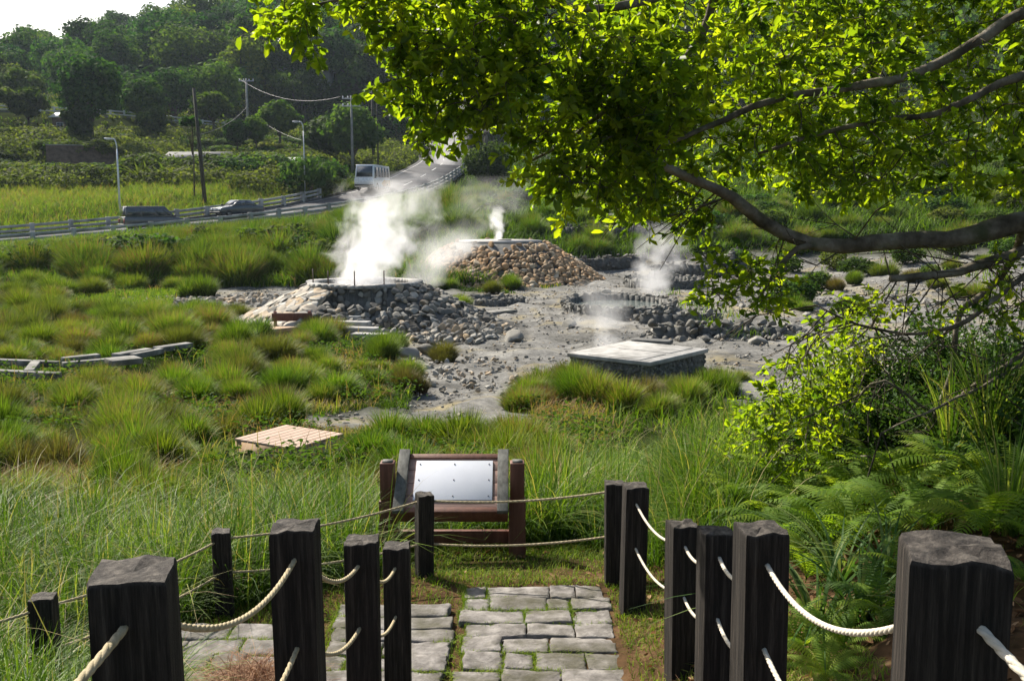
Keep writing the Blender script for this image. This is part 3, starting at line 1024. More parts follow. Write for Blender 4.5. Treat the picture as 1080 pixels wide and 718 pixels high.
tree_at('round_tree', 'large round-crowned tree standing alone above the stone retaining wall', 97, 135, 52, 35, trunk_h=3.6, nleaf=6500, mat='forest', nb=24)
tree_at('dark_tree', 'small dense dark tree beside the trunk of the large round tree', 84, 133, 108, 14, trunk_h=.6, mat='forest', nleaf=3000)
tree_at('roadside_tree', 'leafy tree wrapped round the poles behind the minibus', 372, 128, 112, 32, trunk_h=2.0, nleaf=5500, nb=18)
tree_at('roadside_tree', 'broad bright green tree at the upper road end', 345, 132, 118, 26, trunk_h=1.4, nleaf=4000)
tree_at('roadside_tree', 'bushy tree on the slope under the wires', 295, 150, 104, 22, trunk_h=2.0, mat='forest')
tree_at('flat_tree', 'flat-topped bare-limbed tree far behind the road bend', 512, 158, 112, 40, trunk_h=4.6, nleaf=2400, mat='forest', flat=.4, bark='bark')
tree_at('vine_tree', 'slender vine-covered sapling hugging the tall thin pole', 205, 95, 118, 13, trunk_h=6.0, nleaf=900, size=.24, flat=.5)
tree_at('roadside_tree', 'dark tree beyond the pole pair, partly behind the steam', 440, 172, 85, 34, mat='forest', nleaf=4500)
tree_at('roadside_tree', 'dark tree at the foot of the hill behind the bend, next to the flat-topped one', 560, 165, 80, 36, mat='forest', nleaf=4500)
tree_at('roadside_tree', 'grey-green tree at the top of the road bend', 475, 182, 92, 30, mat='forest', nleaf=4000)
for px, d, tp, cr in ((270, 141, 122, 13), (250, 139, 124, 14), (160, 146, 112, 16), (225, 160, 96, 22), (265, 200, 90, 26), (290, 205, 86, 26), (130, 158, 100, 22), (-20, 140, 78, 32), (30, 142, 92, 22), (150, 150, 80, 26), (185, 172, 70, 30), (230, 178, 62, 32), (320, 192, 72, 34), (380, 198, 60, 36), (430, 200, 52, 34), (20, 165, 70, 34)):
    t = tree_at('slope_tree', 'dark tree on the lower slope at the edge of the wood', px, d, tp, cr, mat='forest', nleaf=4500)
    t['group'] = 'trees along the edge of the wood'

# shrubs on the slope beyond the road
SHR_G = 'shrubs on the slope beyond the road'
shr = [make_tree('shrub', 'rounded leafy shrub on the slope beyond the road', 'shrub', (0, 0, -400), 2.6, 2.0, .3, 1500, .15, 'bush', SHR_G, nb=11, flat=.9) for _ in range(4)]
us = [False] * 4
for i in range(150):
    px = rng.uniform(-30, 345); d = rng.uniform(101, 134) if i < 95 else rng.uniform(126, 160)
    g = G(px, d)
    if 10 < px < 135 and d > 109: continue
    zmax = CZ + (215 - (168 if px < 135 else 158)) / F * d - g[2]
    smax = max(.45, zmax / 2.9)
    k = i % 4
    o = shr[k] if not us[k] else copy_tree(shr[k]); us[k] = True
    o.location = (float(g[0]), float(g[1]), float(g[2]) - .2)
    o.rotation_euler = (0, 0, rng.uniform(0, 6.28)); s = rng.uniform(.7, 1.7)
    o.scale = (s * rng.uniform(.9, 1.4), s, min(s * rng.uniform(.8, 1.2), smax))
SHR2 = 'shrubs on the bank behind the pools'
for i in range(70):
    px = rng.uniform(500, 1100); d = rng.uniform(63, 112)
    g = G(px, d)
    dd = np.hypot(ROAD[:, 0] - g[0], ROAD[:, 1] - g[1]).min()
    if dd < 6.5: continue
    o = copy_tree(shr[i % 4], label='low green shrub on the bank behind the steaming pools', group=SHR2)
    o.location = (float(g[0]), float(g[1]), float(g[2]) - .15)
    o.rotation_euler = (0, 0, rng.uniform(0, 6.28)); s = rng.uniform(.35, .95)
    o.scale = (s * 1.25, s * 1.1, s * rng.uniform(.7, 1.0))
for i, (px, d, s) in enumerate(((838, 40, .55), (862, 46, .4), (905, 52, .5), (955, 55, .55), (1010, 56, .6), (1060, 54, .5), (880, 56, .5), (830, 56, .5), (980, 47, .35), (775, 58, .45), (745, 60, .5))):
    g = G(px, d)
    o = copy_tree(shr[i % 4], label='small rounded bush on the clay beyond the main limb', group='bushes on the far clay')
    o.location = (float(g[0]), float(g[1]), float(g[2]) - .1); o.rotation_euler = (0, 0, i * 1.3); o.scale = (s * 1.2, s, s * .9)
b = G(516, 103)
make_tree('bush', 'big dark bush at the end of the valley-side guardrail', 'bush', b, 4.2, 3.0, .3, 4500, .17, 'bush', nb=18)
for k, (px, d, s) in enumerate(((245, 112, 1.3), (318, 113, 1.2))):
    pass

# scrub filling the slope between the two roads
blobs = []
while len(blobs) < 2000:
    px = rng.uniform(-60, 440); d = rng.uniform(100, 197)
    g = G(px, d)
    if np.hypot(ROAD[:, 0] - g[0], ROAD[:, 1] - g[1]).min() < 4.5: continue
    if 45 < px < 135 and 108 < d < 121: continue
    br = rng.uniform(.6, 1.7)
    if px > 350 and d < 128: continue
    lim = CZ + (215 - (168 if px < 130 else 160)) / F * d - g[2] if d < 122 else CZ + (215 - (132 if px < 185 else 157)) / F * d - g[2]
    if d > 166 or px > 330: lim = 3.
    br = min(br, max(.35, lim * .6))
    blobs.append((g[0], g[1], g[2] + br * .35, br * 1.3, br * .9))
V, Q, t = foliage_arrays(blobs, 240000, .2)
tag(link('scrub', np_mesh('scrub', V, [Q], {'tint': t}), M['bush']), 'dense low scrub covering the slope between the roads', kind='stuff')
for i in range(9):
    px = 48 + i * 9.5
    g = G(px, 121.2)
    o = copy_tree(shr[i % 4], label='shrub spilling over the top of the brown retaining wall', group='shrubs on the retaining wall')
    o.location = (float(g[0]), float(g[1]) - .5, float(G(50, 119)[2]) + 1.35 + .5 * (i % 3 == 0)); o.rotation_euler = (0, 0, i * 2.1); o.scale = (.85, .75, .62)
for i in range(8):
    px = 42 + i * 11
    g = G(px, 113 + (i % 3))
    o = copy_tree(shr[i % 4], label='rounded shrub growing at the foot of the brown retaining wall', group='shrubs below the retaining wall')
    o.location = (float(g[0]), float(g[1]), float(g[2]) - .2); o.rotation_euler = (0, 0, i * 2.7); o.scale = (.9, .8, .62)

# broad-leaved banana-like plants
def broad_plant(px, d, h, n, label):
    root = thing('broadleaf_plant', label, 'plant', G(px, d))
    V, Q, T = [], [], []
    az = rng.uniform(0, 6.28, n)
    Vb, Qb, tb = blades(rng.normal(0, .25, (n, 3)) * [1, 1, 0], h * rng.uniform(.6, 1.1, n), .42, rng.uniform(.4, 1.0, n), az, 5, droop=.5)
    link('foliage', np_mesh('foliage', Vb, [Qb], {'tint': np.clip(np.repeat(rng.uniform(.4, .95, n), 12), 0, 1)}), M['bush'], root)
    MB().tube([(0, 0, -.2), (0, 0, h * .45)], [.14, .09], 8).build('stem', M['bark_dark'], root)


for px, d in ((150, 104), (165, 106), (140, 107), (178, 104)):
    broad_plant(px, d, 3.4, 26, 'tall banana-like plant with broad upright leaves among the slope shrubs')
for o in list(bpy.data.objects):
    if o.name.startswith('broadleaf_plant'): o['group'] = 'banana-like plants on the slope'
broad_plant(318, 112, 4.0, 30, 'palm-like plant with arching leaves near the tan-armed lamp')

# ------------------------------------------------------------------ walls and small buildings on the slope
def wall_between(name, label, a, b, h, thick, mat, cat='wall', cap=None, sink=.6):
    a, b = np.array(a), np.array(b)
    root = thing(name, label, cat, a)
    n = max(2, int(np.linalg.norm(b - a) / 1.2))
    mb = MB()
    mb.beam(UP * (h / 2 - sink / 2), b - a + UP * (h / 2 - sink / 2), thick, h + sink)
    mb.build('wall_body', mat, root, bevel=.03)
    if cap:
        mb = MB(); mb.beam(UP * (h + .055), b - a + UP * (h + .055), thick + .15, .1); mb.build('coping', cap, root)
    return root


a = G(50, 119); b = G(126, 121)
wall_between('retaining_wall', 'brown stone retaining wall below the large round tree', a, (b[0], b[1], a[2]), 2.5, .6, M['brick_brown'], cap=M['concrete'])


def shed(name, label, px, d, wpx, hh, depth, wallm, roofm, z=None, doors=0):
    b = G(px, d)
    if z is not None: b[2] = z
    w = wpx / F * d
    root = thing(name, label, 'building', b)
    MB().box((0, depth / 2, hh / 2 - .6), (w, depth, hh + 1.2)).build('wall', wallm, root)
    mb = MB()
    mb.prism([(-.35, hh), (depth / 2, hh + .75), (depth + .35, hh), (depth + .35, hh + .12), (depth / 2, hh + .87), (-.35, hh + .12)], -w / 2 - .3, w / 2 + .3)
    r_ = mb.build('roof', roofm, root)
    r_.rotation_euler = (0, 0, math.pi / 2)
    n = max(1, int(w / 2.4))
    for k in range(n):
        x = -w / 2 + (k + .5) * w / n
        f = MB().box((x, -.02, hh * .55), (.9, .08, .8)).build('window', M['pale_steel'], root)
        MB().box((x, -.065, hh * .55), (.78, .03, .68)).build('pane', M['glass'], f)
    return root


# roof prism is built along x after the quarter turn: keep depth along y
shed('shed', 'long low grey shed half hidden by shrubs beyond the road', 207, 118, 62, 1.7, 4., M['plaster'], M['roof_dark'])
shed('house', 'pale grey house end at the upper road under the wires', 322, 200, 50, 3.0, 5., M['plaster'], M['roof_grey'])
shed('house', 'pale-roofed low house beside the large round tree', 64, 141, 16, 2.3, 4., M['brick_brown'], M['roof_pale'])
shed('shed', 'tiny white-roofed hut under the thin grey lamp', 300, 112, 30, 1.4, 3., M['plaster'], M['roof_pale'])
shed('house', 'distant house with a pale roof above the flat-topped tree', 505, 205, 52, 3.2, 6., M['plaster'], M['roof_pale'])

# ------------------------------------------------------------------ stones
def stone_protos(n, cuts=7, flat=1.0):
    out = []
    for k in range(n):
        bm = bmesh.new()
        bmesh.ops.create_icosphere(bm, subdivisions=3, radius=1)
        V = np.array([v.co[:] for v in bm.verts]); Fc = np.array([[v.index for v in f.verts] for f in bm.faces])
        bm.free()
        for c in range(cuts):
            d = rand_dirs(1)[0]; lim = rng.uniform(.36, .72)
            e = V @ d
            V = V - np.outer(np.maximum(e - lim, 0), d)
        V *= 1 + .012 * rng.normal(size=(len(V), 1))
        V *= np.array([1, rng.uniform(.65, .95), rng.uniform(.5, .8) * flat])
        out.append((V, Fc))
    return out


ANG = stone_protos(8, 9)
RND = stone_protos(6, 3)
SLAB = stone_protos(6, 12, .38)


def rot_from(nrm, ang):
    z = nrm / np.linalg.norm(nrm)
    x = np.cross([0, 1, 0.01], z); x /= np.linalg.norm(x)
    y = np.cross(z, x)
    B = np.stack([x, y, z], 1)
    ca, sa = math.cos(ang), math.sin(ang)
    return B @ np.array([[ca, -sa, 0], [sa, ca, 0], [0, 0, 1]])


def stones_mesh(name, items, protos, smooth=False):
    """items: (pos, size, normal, tint)"""
    Vs, Fs, T, n = [], [], [], 0
    for pos, sz, nrm, ti in items:
        V, Fc = protos[rng.integers(len(protos))]
        Rm = rot_from(np.array(nrm, float), rng.uniform(0, 6.28))
        v = (V * sz) @ Rm.T + pos
        Vs.append(v); Fs.append(Fc + n); n += len(v); T.append(np.full(len(v), ti))
    return np_mesh(name, np.concatenate(Vs), [np.concatenate(Fs)], {'tint': np.clip(np.concatenate(T), 0, 1)}, smooth)


# mound 1: vent with a curved concrete wall in front and stone-clad flanks
c1 = np.array(G(385, 36.0)); c1[2] = 0.
H1 = W(385, 297, 36)[2]
m1 = thing('stone_mound', 'wide stone-clad mound with curved concrete wall, source of the largest steam plume', 'stone mound', c1)
RT1, RB1 = 1.72, 4.9
mb = MB()
ns = 64
ang = np.linspace(0, 2 * math.pi, ns, endpoint=False)


def front_cut(a):                      # the part facing the camera is open, closed by the wall
    d = (a - R(273) + math.pi) % (2 * math.pi) - math.pi
    return abs(d) < R(26)


rows = []
for rr, zz in ((RB1, -.3), (RB1 * .8, .35), (RT1 + .9, .95), (RT1 + .25, H1 - .12), (RT1 - .25, H1 - .10), (RT1 - .3, H1 - .6)):
    row = []
    for a in ang:
        r_ = rr
        if front_cut(a) and rr > RT1 + .3: r_ = RT1 + .22 + (.4 if zz < 0 else 0)
        row.append((r_ * math.cos(a), r_ * math.sin(a), zz))
    rows.append(row)
V = np.array(rows).reshape(-1, 3)
i = np.arange(len(rows) - 1)[:, None] * ns; j = np.arange(ns)[None]
Q = np.stack([i + j, i + (j + 1) % ns, i + ns + (j + 1) % ns, i + ns + j], -1).reshape(-1, 4)
mb.add(V, Q)
mb.add(V[-ns:], [list(range(ns))])
mb.build('core', M['dark_stone'], m1)
# wall + rim
wl = MB()
aa = np.linspace(R(242), R(304), 30)
for a0, a1 in zip(aa[:-1], aa[1:]):
    pa = np.array([math.cos(a0), math.sin(a0), 0]); pb = np.array([math.cos(a1), math.sin(a1), 0])
    r0, r1 = RT1 + .15, RT1 + .25
    wl.hexa([pa * r0 - UP * .3, pa * r1 - UP * .3, pb * r1 - UP * .3, pb * r0 - UP * .3], [pa * r0 + UP * (H1 - .12), pa * r1 + UP * (H1 - .12), pb * r1 + UP * (H1 - .12), pb * r0 + UP * (H1 - .12)])
wl.build('wall', M['dark_stone'], m1)
rm = MB()
aa = np.linspace(0, 2 * math.pi, 49)
for a0, a1 in zip(aa[:-1], aa[1:]):
    pa = np.array([math.cos(a0), math.sin(a0), 0]); pb = np.array([math.cos(a1), math.sin(a1), 0])
    r0, r1 = RT1 - .1, RT1 + .34 + .05 * math.sin(a0 * 7)
    lo_, hi_ = UP * (H1 - .10), UP * (H1 + .02 + .012 * math.sin(a0 * 5))
    rm.hexa([pa * r0 + lo_, pa * r1 + lo_, pb * r1 + lo_, pb * r0 + lo_], [pa * r0 + hi_, pa * r1 + hi_, pb * r1 + hi_, pb * r0 + hi_])
rm.build('rim', M['concrete'], m1)
itA, itB, itC, itD = [], [], [], []


def prof1(rr):
    return np.interp(rr, [RT1 + .25, RT1 + .9, RB1 * .8, RB1], [H1 - .10, 1.0, .35, -.1])


for rr in np.arange(RT1 + .40, RB1 + .3, .23):
    for a in np.arange(0, 2 * math.pi, .31 / rr):
        a = a + rng.uniform(-.1, .1)
        if front_cut(a) and rr < RT1 + 1.3: continue
        r_ = rr + rng.uniform(-.1, .1)
        zz = prof1(r_)
        p = np.array([r_ * math.cos(a), r_ * math.sin(a), zz])
        nr = np.array([math.cos(a) * .48, math.sin(a) * .48, .86])
        if math.cos(a - .35) < .05 and abs((a - R(285) + math.pi) % (2 * math.pi) - math.pi) > R(40):
            itA.append((p + nr * .01, rng.uniform(.26, .50), nr + rng.normal(0, .07, 3), rng.uniform(.5, 1.) if rng.random() < .8 else rng.uniform(.1, .45)))
        else:
            itB.append((p + nr * .02, rng.uniform(.13, .26), nr + rng.normal(0, .3, 3), rng.choice([.05, .15, .28, .42, .55, .75], p=[.15, .27, .28, .2, .07, .03])))
for zz in np.arange(-.05, H1 - .1, .17):
    for a in np.arange(R(238), R(310), .26 / RT1):
        if R(258) < a < R(280) and zz > .6 and rng.random() < .5: continue
        a = a + rng.uniform(-.04, .04); r_ = RT1 + .26 + max(0, .5 - zz) * .3
        itD.append((np.array([r_ * math.cos(a), r_ * math.sin(a), zz + rng.uniform(-.03, .03)]), rng.uniform(.12, .21), np.array([math.cos(a), math.sin(a), .3]) + rng.normal(0, .2, 3), rng.uniform(.1, .6)))
for k in range(70):          # boulders fallen in front of the wall
    a = R(rng.uniform(240, 308)); r_ = RT1 + rng.uniform(.45, 2.6)
    itC.append((c1 + np.array([r_ * math.cos(a), r_ * math.sin(a), rng.uniform(-.05, .35) * (3.2 - r_ + RT1) / 2.5]), rng.uniform(.10, .27), rng.normal(0, .4, 3) + UP, rng.uniform(.1, .6)))
tag(link('rubble', stones_mesh('rubble', itC, ANG), M['stone']), 'fallen boulders heaped in front of the curved concrete wall', kind='stuff')
link('wall_facing', stones_mesh('wall_facing', itD, ANG), M['stone'], m1)
link('slab_cladding', stones_mesh('slab_cladding', itA, SLAB), M['stone'], m1)
link('boulder_cladding', stones_mesh('boulder_cladding', itB, ANG), M['stone'], m1)
for a in (200, 236, 268, 300):
    pr = MB(); x, y = (RT1 + .1) * math.cos(R(a)), (RT1 + .1) * math.sin(R(a))
    pr.tube([(x, y, H1 - .05), (x, y, H1 + .50)], .022, 8)
    pr.build('iron_rod', M['iron'], m1)
pts = [((RT1 + .1) * math.cos(R(a)), (RT1 + .1) * math.sin(R(a)), H1 + .42) for a in (200, 236, 268, 300)]

# mound 2: cobbled cone with a flat concrete top
c2 = np.array(G(528, 56.0)); c2[2] = 0.0
H2 = W(520, 254, 56)[2]
m2 = thing('cobble_mound', 'round mound of tan cobbles with a flat concrete top', 'stone mound', c2)
RT2, RB2 = 2.3, 5.9
mb = MB()
rows = []
for rr, zz in ((RB2, -.3), (RB2 * .72, .95), (RT2 + .25, H2 - .10), (RT2, H2 - .07)):
    rows.append([(rr * math.cos(a), rr * math.sin(a), zz) for a in ang])
V = np.array(rows).reshape(-1, 3)
i = np.arange(len(rows) - 1)[:, None] * ns
Q = np.stack([i + j, i + (j + 1) % ns, i + ns + (j + 1) % ns, i + ns + j], -1).reshape(-1, 4)
mb.add(V, Q); mb.add(V[-ns:], [list(range(ns))])
mb.build('core', M['dark_stone'], m2)
MB().tube([(0, 0, H2 - .065), (0, 0, H2 + .02)], RT2 + .02, 48).build('top_slab', M['concrete'], m2)
MB().tube([(0.2, .3, H2 + .022), (0.2, .3, H2 + .07)], .4, 24).build('vent_collar', M['concrete'], m2)
it = []
for k in range(2300):
    a = rng.uniform(0, 2 * math.pi); f = math.sqrt(rng.uniform(0, 1)); rr = RT2 + .05 + (RB2 - RT2) * f
    zz = np.interp(rr, [RT2, RT2 + .25, RB2 * .72, RB2], [H2 - .05, H2 - .08, 1.05, -.1])
    it.append((np.array([rr * math.cos(a), rr * math.sin(a), zz]), rng.uniform(.12, .24), (math.cos(a), math.sin(a), 1.2), np.clip(rng.normal(.45, .25), 0, 1)))
link('cobble_facing', stones_mesh('cobble_facing', it, RND, True), M['cobble'], m2)

# small wooden sign stand and steps in front of mound 1
b = G(309, 32.5)
sg = thing('low_sign', 'small red-brown wooden sign stand in front of the stone mound', 'sign', b, R(4))
for s in (-1, 1): MB().box((s * .55, 0, .35), (.1, .1, .9)).build('post', M['sign_red'], sg, bevel=.01)
MB().box((0, -.075, .62), (1.3, .05, .26)).build('board', M['brown_wood'], sg, bevel=.01)
for i, (px, d, z) in enumerate(((364, 32.6, .52), (372, 32.0, .40), (381, 31.4, .28), (391, 30.8, .16))):
    b = G(px, d)
    o = MB().box((0, 0, 0), (1.15, .42, .16)).build('stone_step', M['concrete'], bevel=.02)
    o.location = (b[0], b[1], z); o.rotation_euler = (0, 0, R(-12))
    tag(o, ['topmost', 'second', 'third', 'lowest'][i] + ' concrete step of the short stair up to the stone mound', 'step', 'steps up to the stone mound')
    if z > .2:
        pass
# steps rest on a rubble ramp
it = []
for k in range(130):
    t = rng.random()
    px = 364 + 32 * t + rng.uniform(-16, 16); d = 32.7 - 2. * t + rng.uniform(-.4, .4)
    b = G(px, d); zz = max(b[2], .42 - .42 * t) - .06
    it.append((np.array([b[0], b[1], zz]), rng.uniform(.10, .24), (rng.normal(0, .3), rng.normal(0, .3), 1), rng.uniform(.1, .55)))
tag(link('rubble', stones_mesh('rubble', it, ANG), M['stone']), 'grey rubble packed under the concrete steps', kind='stuff')

# ------------------------------------------------------------------ concrete tank with lids
A, B_, C_ = WZ(601, 372, .72), WZ(690, 382, .72), WZ(744, 367, .72)
ctr = (A + C_) / 2
ab = (B_ - A)[:2]; wl_ = np.linalg.norm(ab); rz = math.atan2(ab[1], ab[0])
dl_ = np.linalg.norm((C_ - B_)[:2])
tk = thing('concrete_tank', 'square concrete tank with dark rough sides and pale lid slabs', 'tank', (ctr[0], ctr[1], 0), rz)
MB().box((0, 0, .25), (wl_ - .12, dl_ - .12, .72)).build('tank_wall', M['dark_stone'], tk, bevel=.03)
MB().box((0, 0, .664), (wl_, dl_, .1)).build('top_slab', M['concrete'], tk, bevel=.015)
it = []
for k in range(900):
    e = rng.integers(4); u = rng.uniform(-.5, .5); z = rng.uniform(.0, .6)
    sx_, sy_ = (wl_ - .12), (dl_ - .12)
    p = np.array([(u * sx_, -sy_ / 2, z), (u * sx_, sy_ / 2, z), (-sx_ / 2, u * sy_, z), (sx_ / 2, u * sy_, z)][e])
    nr = [(0, -1, 0.05), (0, 1, 0.05), (-1, 0, 0.05), (1, 0, .05)][e]
    it.append((p, rng.uniform(.03, .065), nr, rng.uniform(.0, .45)))
link('pebble_facing', stones_mesh('pebble_facing', it, RND), M['stone'], tk)
for k, (x, w_) in enumerate(((-.26, .46), (.22, .46))):
    MB().box((0.05 * wl_, x * dl_, .720), (wl_ * .62, dl_ * .42, .014)).build('lid', M['concrete'], tk, bevel=.01)

# ------------------------------------------------------------------ wooden cover on the grass
A, B_, C_ = WZ(257, 460, .66), WZ(300, 475, .66), WZ(354, 459, .66)
ctr = (A + C_) / 2
ab = (C_ - B_)[:2]; L1 = np.linalg.norm(ab); rz = math.atan2(ab[1], ab[0]); L2 = np.linalg.norm((B_ - A)[:2])
gz = zt1(ctr[0], ctr[1])
wc = thing('wooden_cover', 'bleached plank cover lying in the grass by the bare patch', 'wooden cover', (ctr[0], ctr[1], gz), rz)
top = .66 - gz
n = 9
for k in range(n):
    y = (k + .5) / n * L2 - L2 / 2
    MB().box((rng.uniform(-.01, .01), y, top - .018), (L1, L2 / n - .012, .036)).build('plank', M['cover_wood'], wc, bevel=.004)
for s in (-1, 1):
    MB().box((0, s * (L2 / 2 - .035), top / 2 - .07), (L1 - .04, .06, top + .06 - .001)).build('side_board', M['cover_side'], wc)
    MB().box((s * (L1 / 2 - .05), 0, top / 2 - .07), (.06, L2 - .14, top + .06 - .001)).build('end_board', M['cover_side'], wc)

# ------------------------------------------------------------------ concrete slabs in the grass
SLABS = []


def slab(label, c0, c1, w, z, thick=.12, name='concrete_slab', group=None, mat='old_concrete'):
    if c0[0] < 200: z += .08; thick = .14
    a, b = WZ(c0[0], c0[1], z), WZ(c1[0], c1[1], z)
    m = (a + b) / 2; d = b - a; L = np.linalg.norm(d)
    SLABS.append((a, b, w))
    o = MB().box((0, 0, 0), (L, w, thick)).build(name, M[mat], bevel=.012)
    o.location = Vector((m[0], m[1], z - thick / 2)); o.rotation_euler = (0, 0, math.atan2(d[1], d[0]))
    return tag(o, label, 'concrete slab', group)


slab('long pale channel edge slab at the near side of the trench', (-40, 388), (62, 393), .22, .34)
slab('pale channel edge slab at the far side of the trench', (-40, 377), (62, 381), .20, .34)
slab('cross slab bridging the concrete trench', (30, 390), (38, 380), .22, .36)
slab('narrow slab running from the trench towards the broad plate', (66, 382), (112, 378), .2, .34)
slab('short slab behind the trench beside a dark hollow', (66, 377), (104, 373), .25, .34)
slab('broad bright plate lying on the grass edge', (114, 379), (146, 376), .62, .42, .06)
slab('dark beam laid behind the broad bright plate', (122, 373), (158, 367), .3, .42)
slab('slim slab leading away from the broad plate', (140, 373), (170, 367), .2, .40)
slab('small far slab at the end of the row of slabs', (165, 366), (200, 361), .3, .36)
slab('thin pale slab beside the low sign, farther of two', (262, 341), (288, 338), .5, .30)
slab('tan slab beside the low sign, nearer of two', (280, 347), (314, 343), .55, .30, mat='cover_side')
slab('flat pale plate lying near the cobble mound', (513, 329), (540, 326), .6, .14)
slab('dark flat plate at the edge of the steaming tank', (668, 357), (708, 359), .5, .3, mat='dark_stone')

# ------------------------------------------------------------------ pools, low walls, rubble
def water_mat():
    m, nt, out = new_mat('pool_water')
    p = N(nt, 'ShaderNodeBsdfPrincipled', Roughness=.08)
    p.inputs['Base Color'].default_value = (.13, .15, .14, 1)
    p.inputs['Specular IOR Level'].default_value = .5
    b = N(nt, 'ShaderNodeBump'); b.inputs['Strength'].default_value = .15
    nt.links.new(noise_tex(nt, 3., 4), b.inputs['Height']); nt.links.new(b.outputs[0], p.inputs['Normal'])
    nt.links.new(p.outputs[0], out.inputs[0])
    return m


M['water'] = water_mat()


def pool(label, px, d, rx, ry, wall_h, seed, gap=(80, 100)):
    b = np.array(G(px, d)); b[2] = max(b[2], .0)
    root = thing('pool_wall', label, 'stone wall', b)
    it = []
    for k in range(int(150 * (rx + ry) / 2)):
        a = rng.uniform(0, 2 * math.pi)
        if R(gap[0]) < a < R(gap[1]): continue
        rr = 1 + rng.normal(0, .035)
        it.append((np.array([(rx + .12) * rr * math.cos(a), (ry + .12) * rr * math.sin(a), rng.uniform(wall_h * .3, wall_h)]), rng.uniform(.09, .19), rng.normal(0, .4, 3) + UP, rng.uniform(.0, .4)))
    rg = MB(); nn = 48
    for q in range(nn):
        a0, a1 = q * 2 * math.pi / nn, (q + 1) * 2 * math.pi / nn
        pa = np.array([math.cos(a0), math.sin(a0), 0]); pb = np.array([math.cos(a1), math.sin(a1), 0])
        i_, o_ = np.array([rx * .96, ry * .96, 1]), np.array([rx + .24, ry + .24, 1])
        rg.hexa([pa * i_ - UP * .3, pa * o_ - UP * .3, pb * o_ - UP * .3, pb * i_ - UP * .3], [pa * i_ + UP * wall_h * .9, pa * o_ + UP * wall_h * .9, pb * o_ + UP * wall_h * .9, pb * i_ + UP * wall_h * .9])
    rg.build('ring_core', M['dark_stone'], root)
    link('stone_ring', stones_mesh('stone_ring', it, ANG), M['stone'], root)
    n = 48
    aa = np.linspace(0, 2 * math.pi, n, endpoint=False)
    V = np.array([[rx * .99 * math.cos(a), ry * .99 * math.sin(a), 0] for a in aa])
    w = link('water', np_mesh('water', V, [np.arange(n)[None]]), M['water'])
    w.location = (b[0], b[1], b[2] + .10)
    tag(w, kind='structure', label='dark still water in the ' + label.split(' ')[0] + ' pool')


pool('steaming pool edged by a low ring of dark stones', 652, 40, 2.0, 2.9, .35, 1)
pool('farther small pool ringed by dark stones in front of the terrace wall', 700, 50, 1.7, 1.9, .4, 2)
pool('shallow stone-rimmed pool beside the flat pale plate', 520, 42.5, 1.1, .8, .25, 3)


def stone_wall(label, pts, h, sz=.15, per=46, tint=(.0, .4), thick=.22):
    P = np.array([G(px, d) for px, d in pts])
    root = thing('stone_wall', label, 'stone wall', P[0])
    Lr = resample(P - P[0], .35)
    mb = MB()
    for a, b in zip(Lr[:-1], Lr[1:]):
        mb.beam(a + UP * (h / 2 - .15), b + UP * (h / 2 - .15), thick * 1.4, h)
    mb.build('wall_core', M['dark_stone'], root)
    it = []
    for q in Lr:
        for k in range(max(3, int(per * h * .35))):
            it.append((q + np.array([rng.uniform(-.2, .2), rng.uniform(-thick, thick), rng.uniform(-.1, h)]), rng.uniform(.6, 1.2) * sz, rng.normal(0, .5, 3) + UP, rng.uniform(*tint)))
    link('stone_facing', stones_mesh('stone_facing', it, ANG), M['stone'], root)
    return root


stone_wall('dark terrace wall at the back of the valley, highest one', [(585, 66), (640, 65), (700, 65), (775, 64)], .9)
stone_wall('middle terrace wall of dark stones behind the two pools', [(575, 57.5), (620, 58), (680, 58.5)], .7)
stone_wall('short dark wall stepping down beside the farther small pool', [(690, 56), (730, 55.5), (765, 55), (775, 59)], .8)
stone_wall('low dry stone wall between the steaming tank and the pool', [(676, 35), (705, 34.6), (735, 34.5), (755, 35.2)], .45)
stone_wall('rough broken wall of grey rocks at the pool side', [(690, 31.8), (740, 31.2), (790, 31.5), (830, 31.2)], .45, .19, 46)


def pilegroup(name, label, c, n, rx, ry, hz, szr, tint):
    it = []
    for k in range(n):
        a = rng.uniform(0, 6.28); f = rng.random() ** .7
        x, y = c[0] + rx * f * math.cos(a), c[1] + ry * f * math.sin(a)
        it.append((np.array([x, y, zt1(x, y) + hz * (1 - f) * rng.random()]), rng.uniform(*szr), rng.normal(0, .6, 3) + UP, rng.uniform(*tint)))
    return tag(link(name, stones_mesh(name, it, ANG), M['stone']), label, kind='stuff')


pilegroup('rubble', 'loose rubble at the foot of the stone mound', G(480, 33), 420, 2.0, 2.6, .35, (.07, .24), (.1, .85))
pilegroup('rubble', 'rubble strip left of the stone mound', G(225, 44), 380, 5.0, 3.0, .1, (.06, .2), (.3, .9))
pilegroup('rubble', 'scattered small rocks on the lower clay slope', G(470, 25), 160, 2.0, 3.0, .05, (.04, .13), (.3, .9))
pilegroup('rubble', 'rubble around the rough broken wall', G(770, 32), 260, 3.0, 1.6, .2, (.06, .18), (.1, .5))
pilegroup('rubble', 'grey rocks on the clay beyond the branch', G(880, 40), 200, 6.0, 5.0, .05, (.05, .2), (.1, .55))
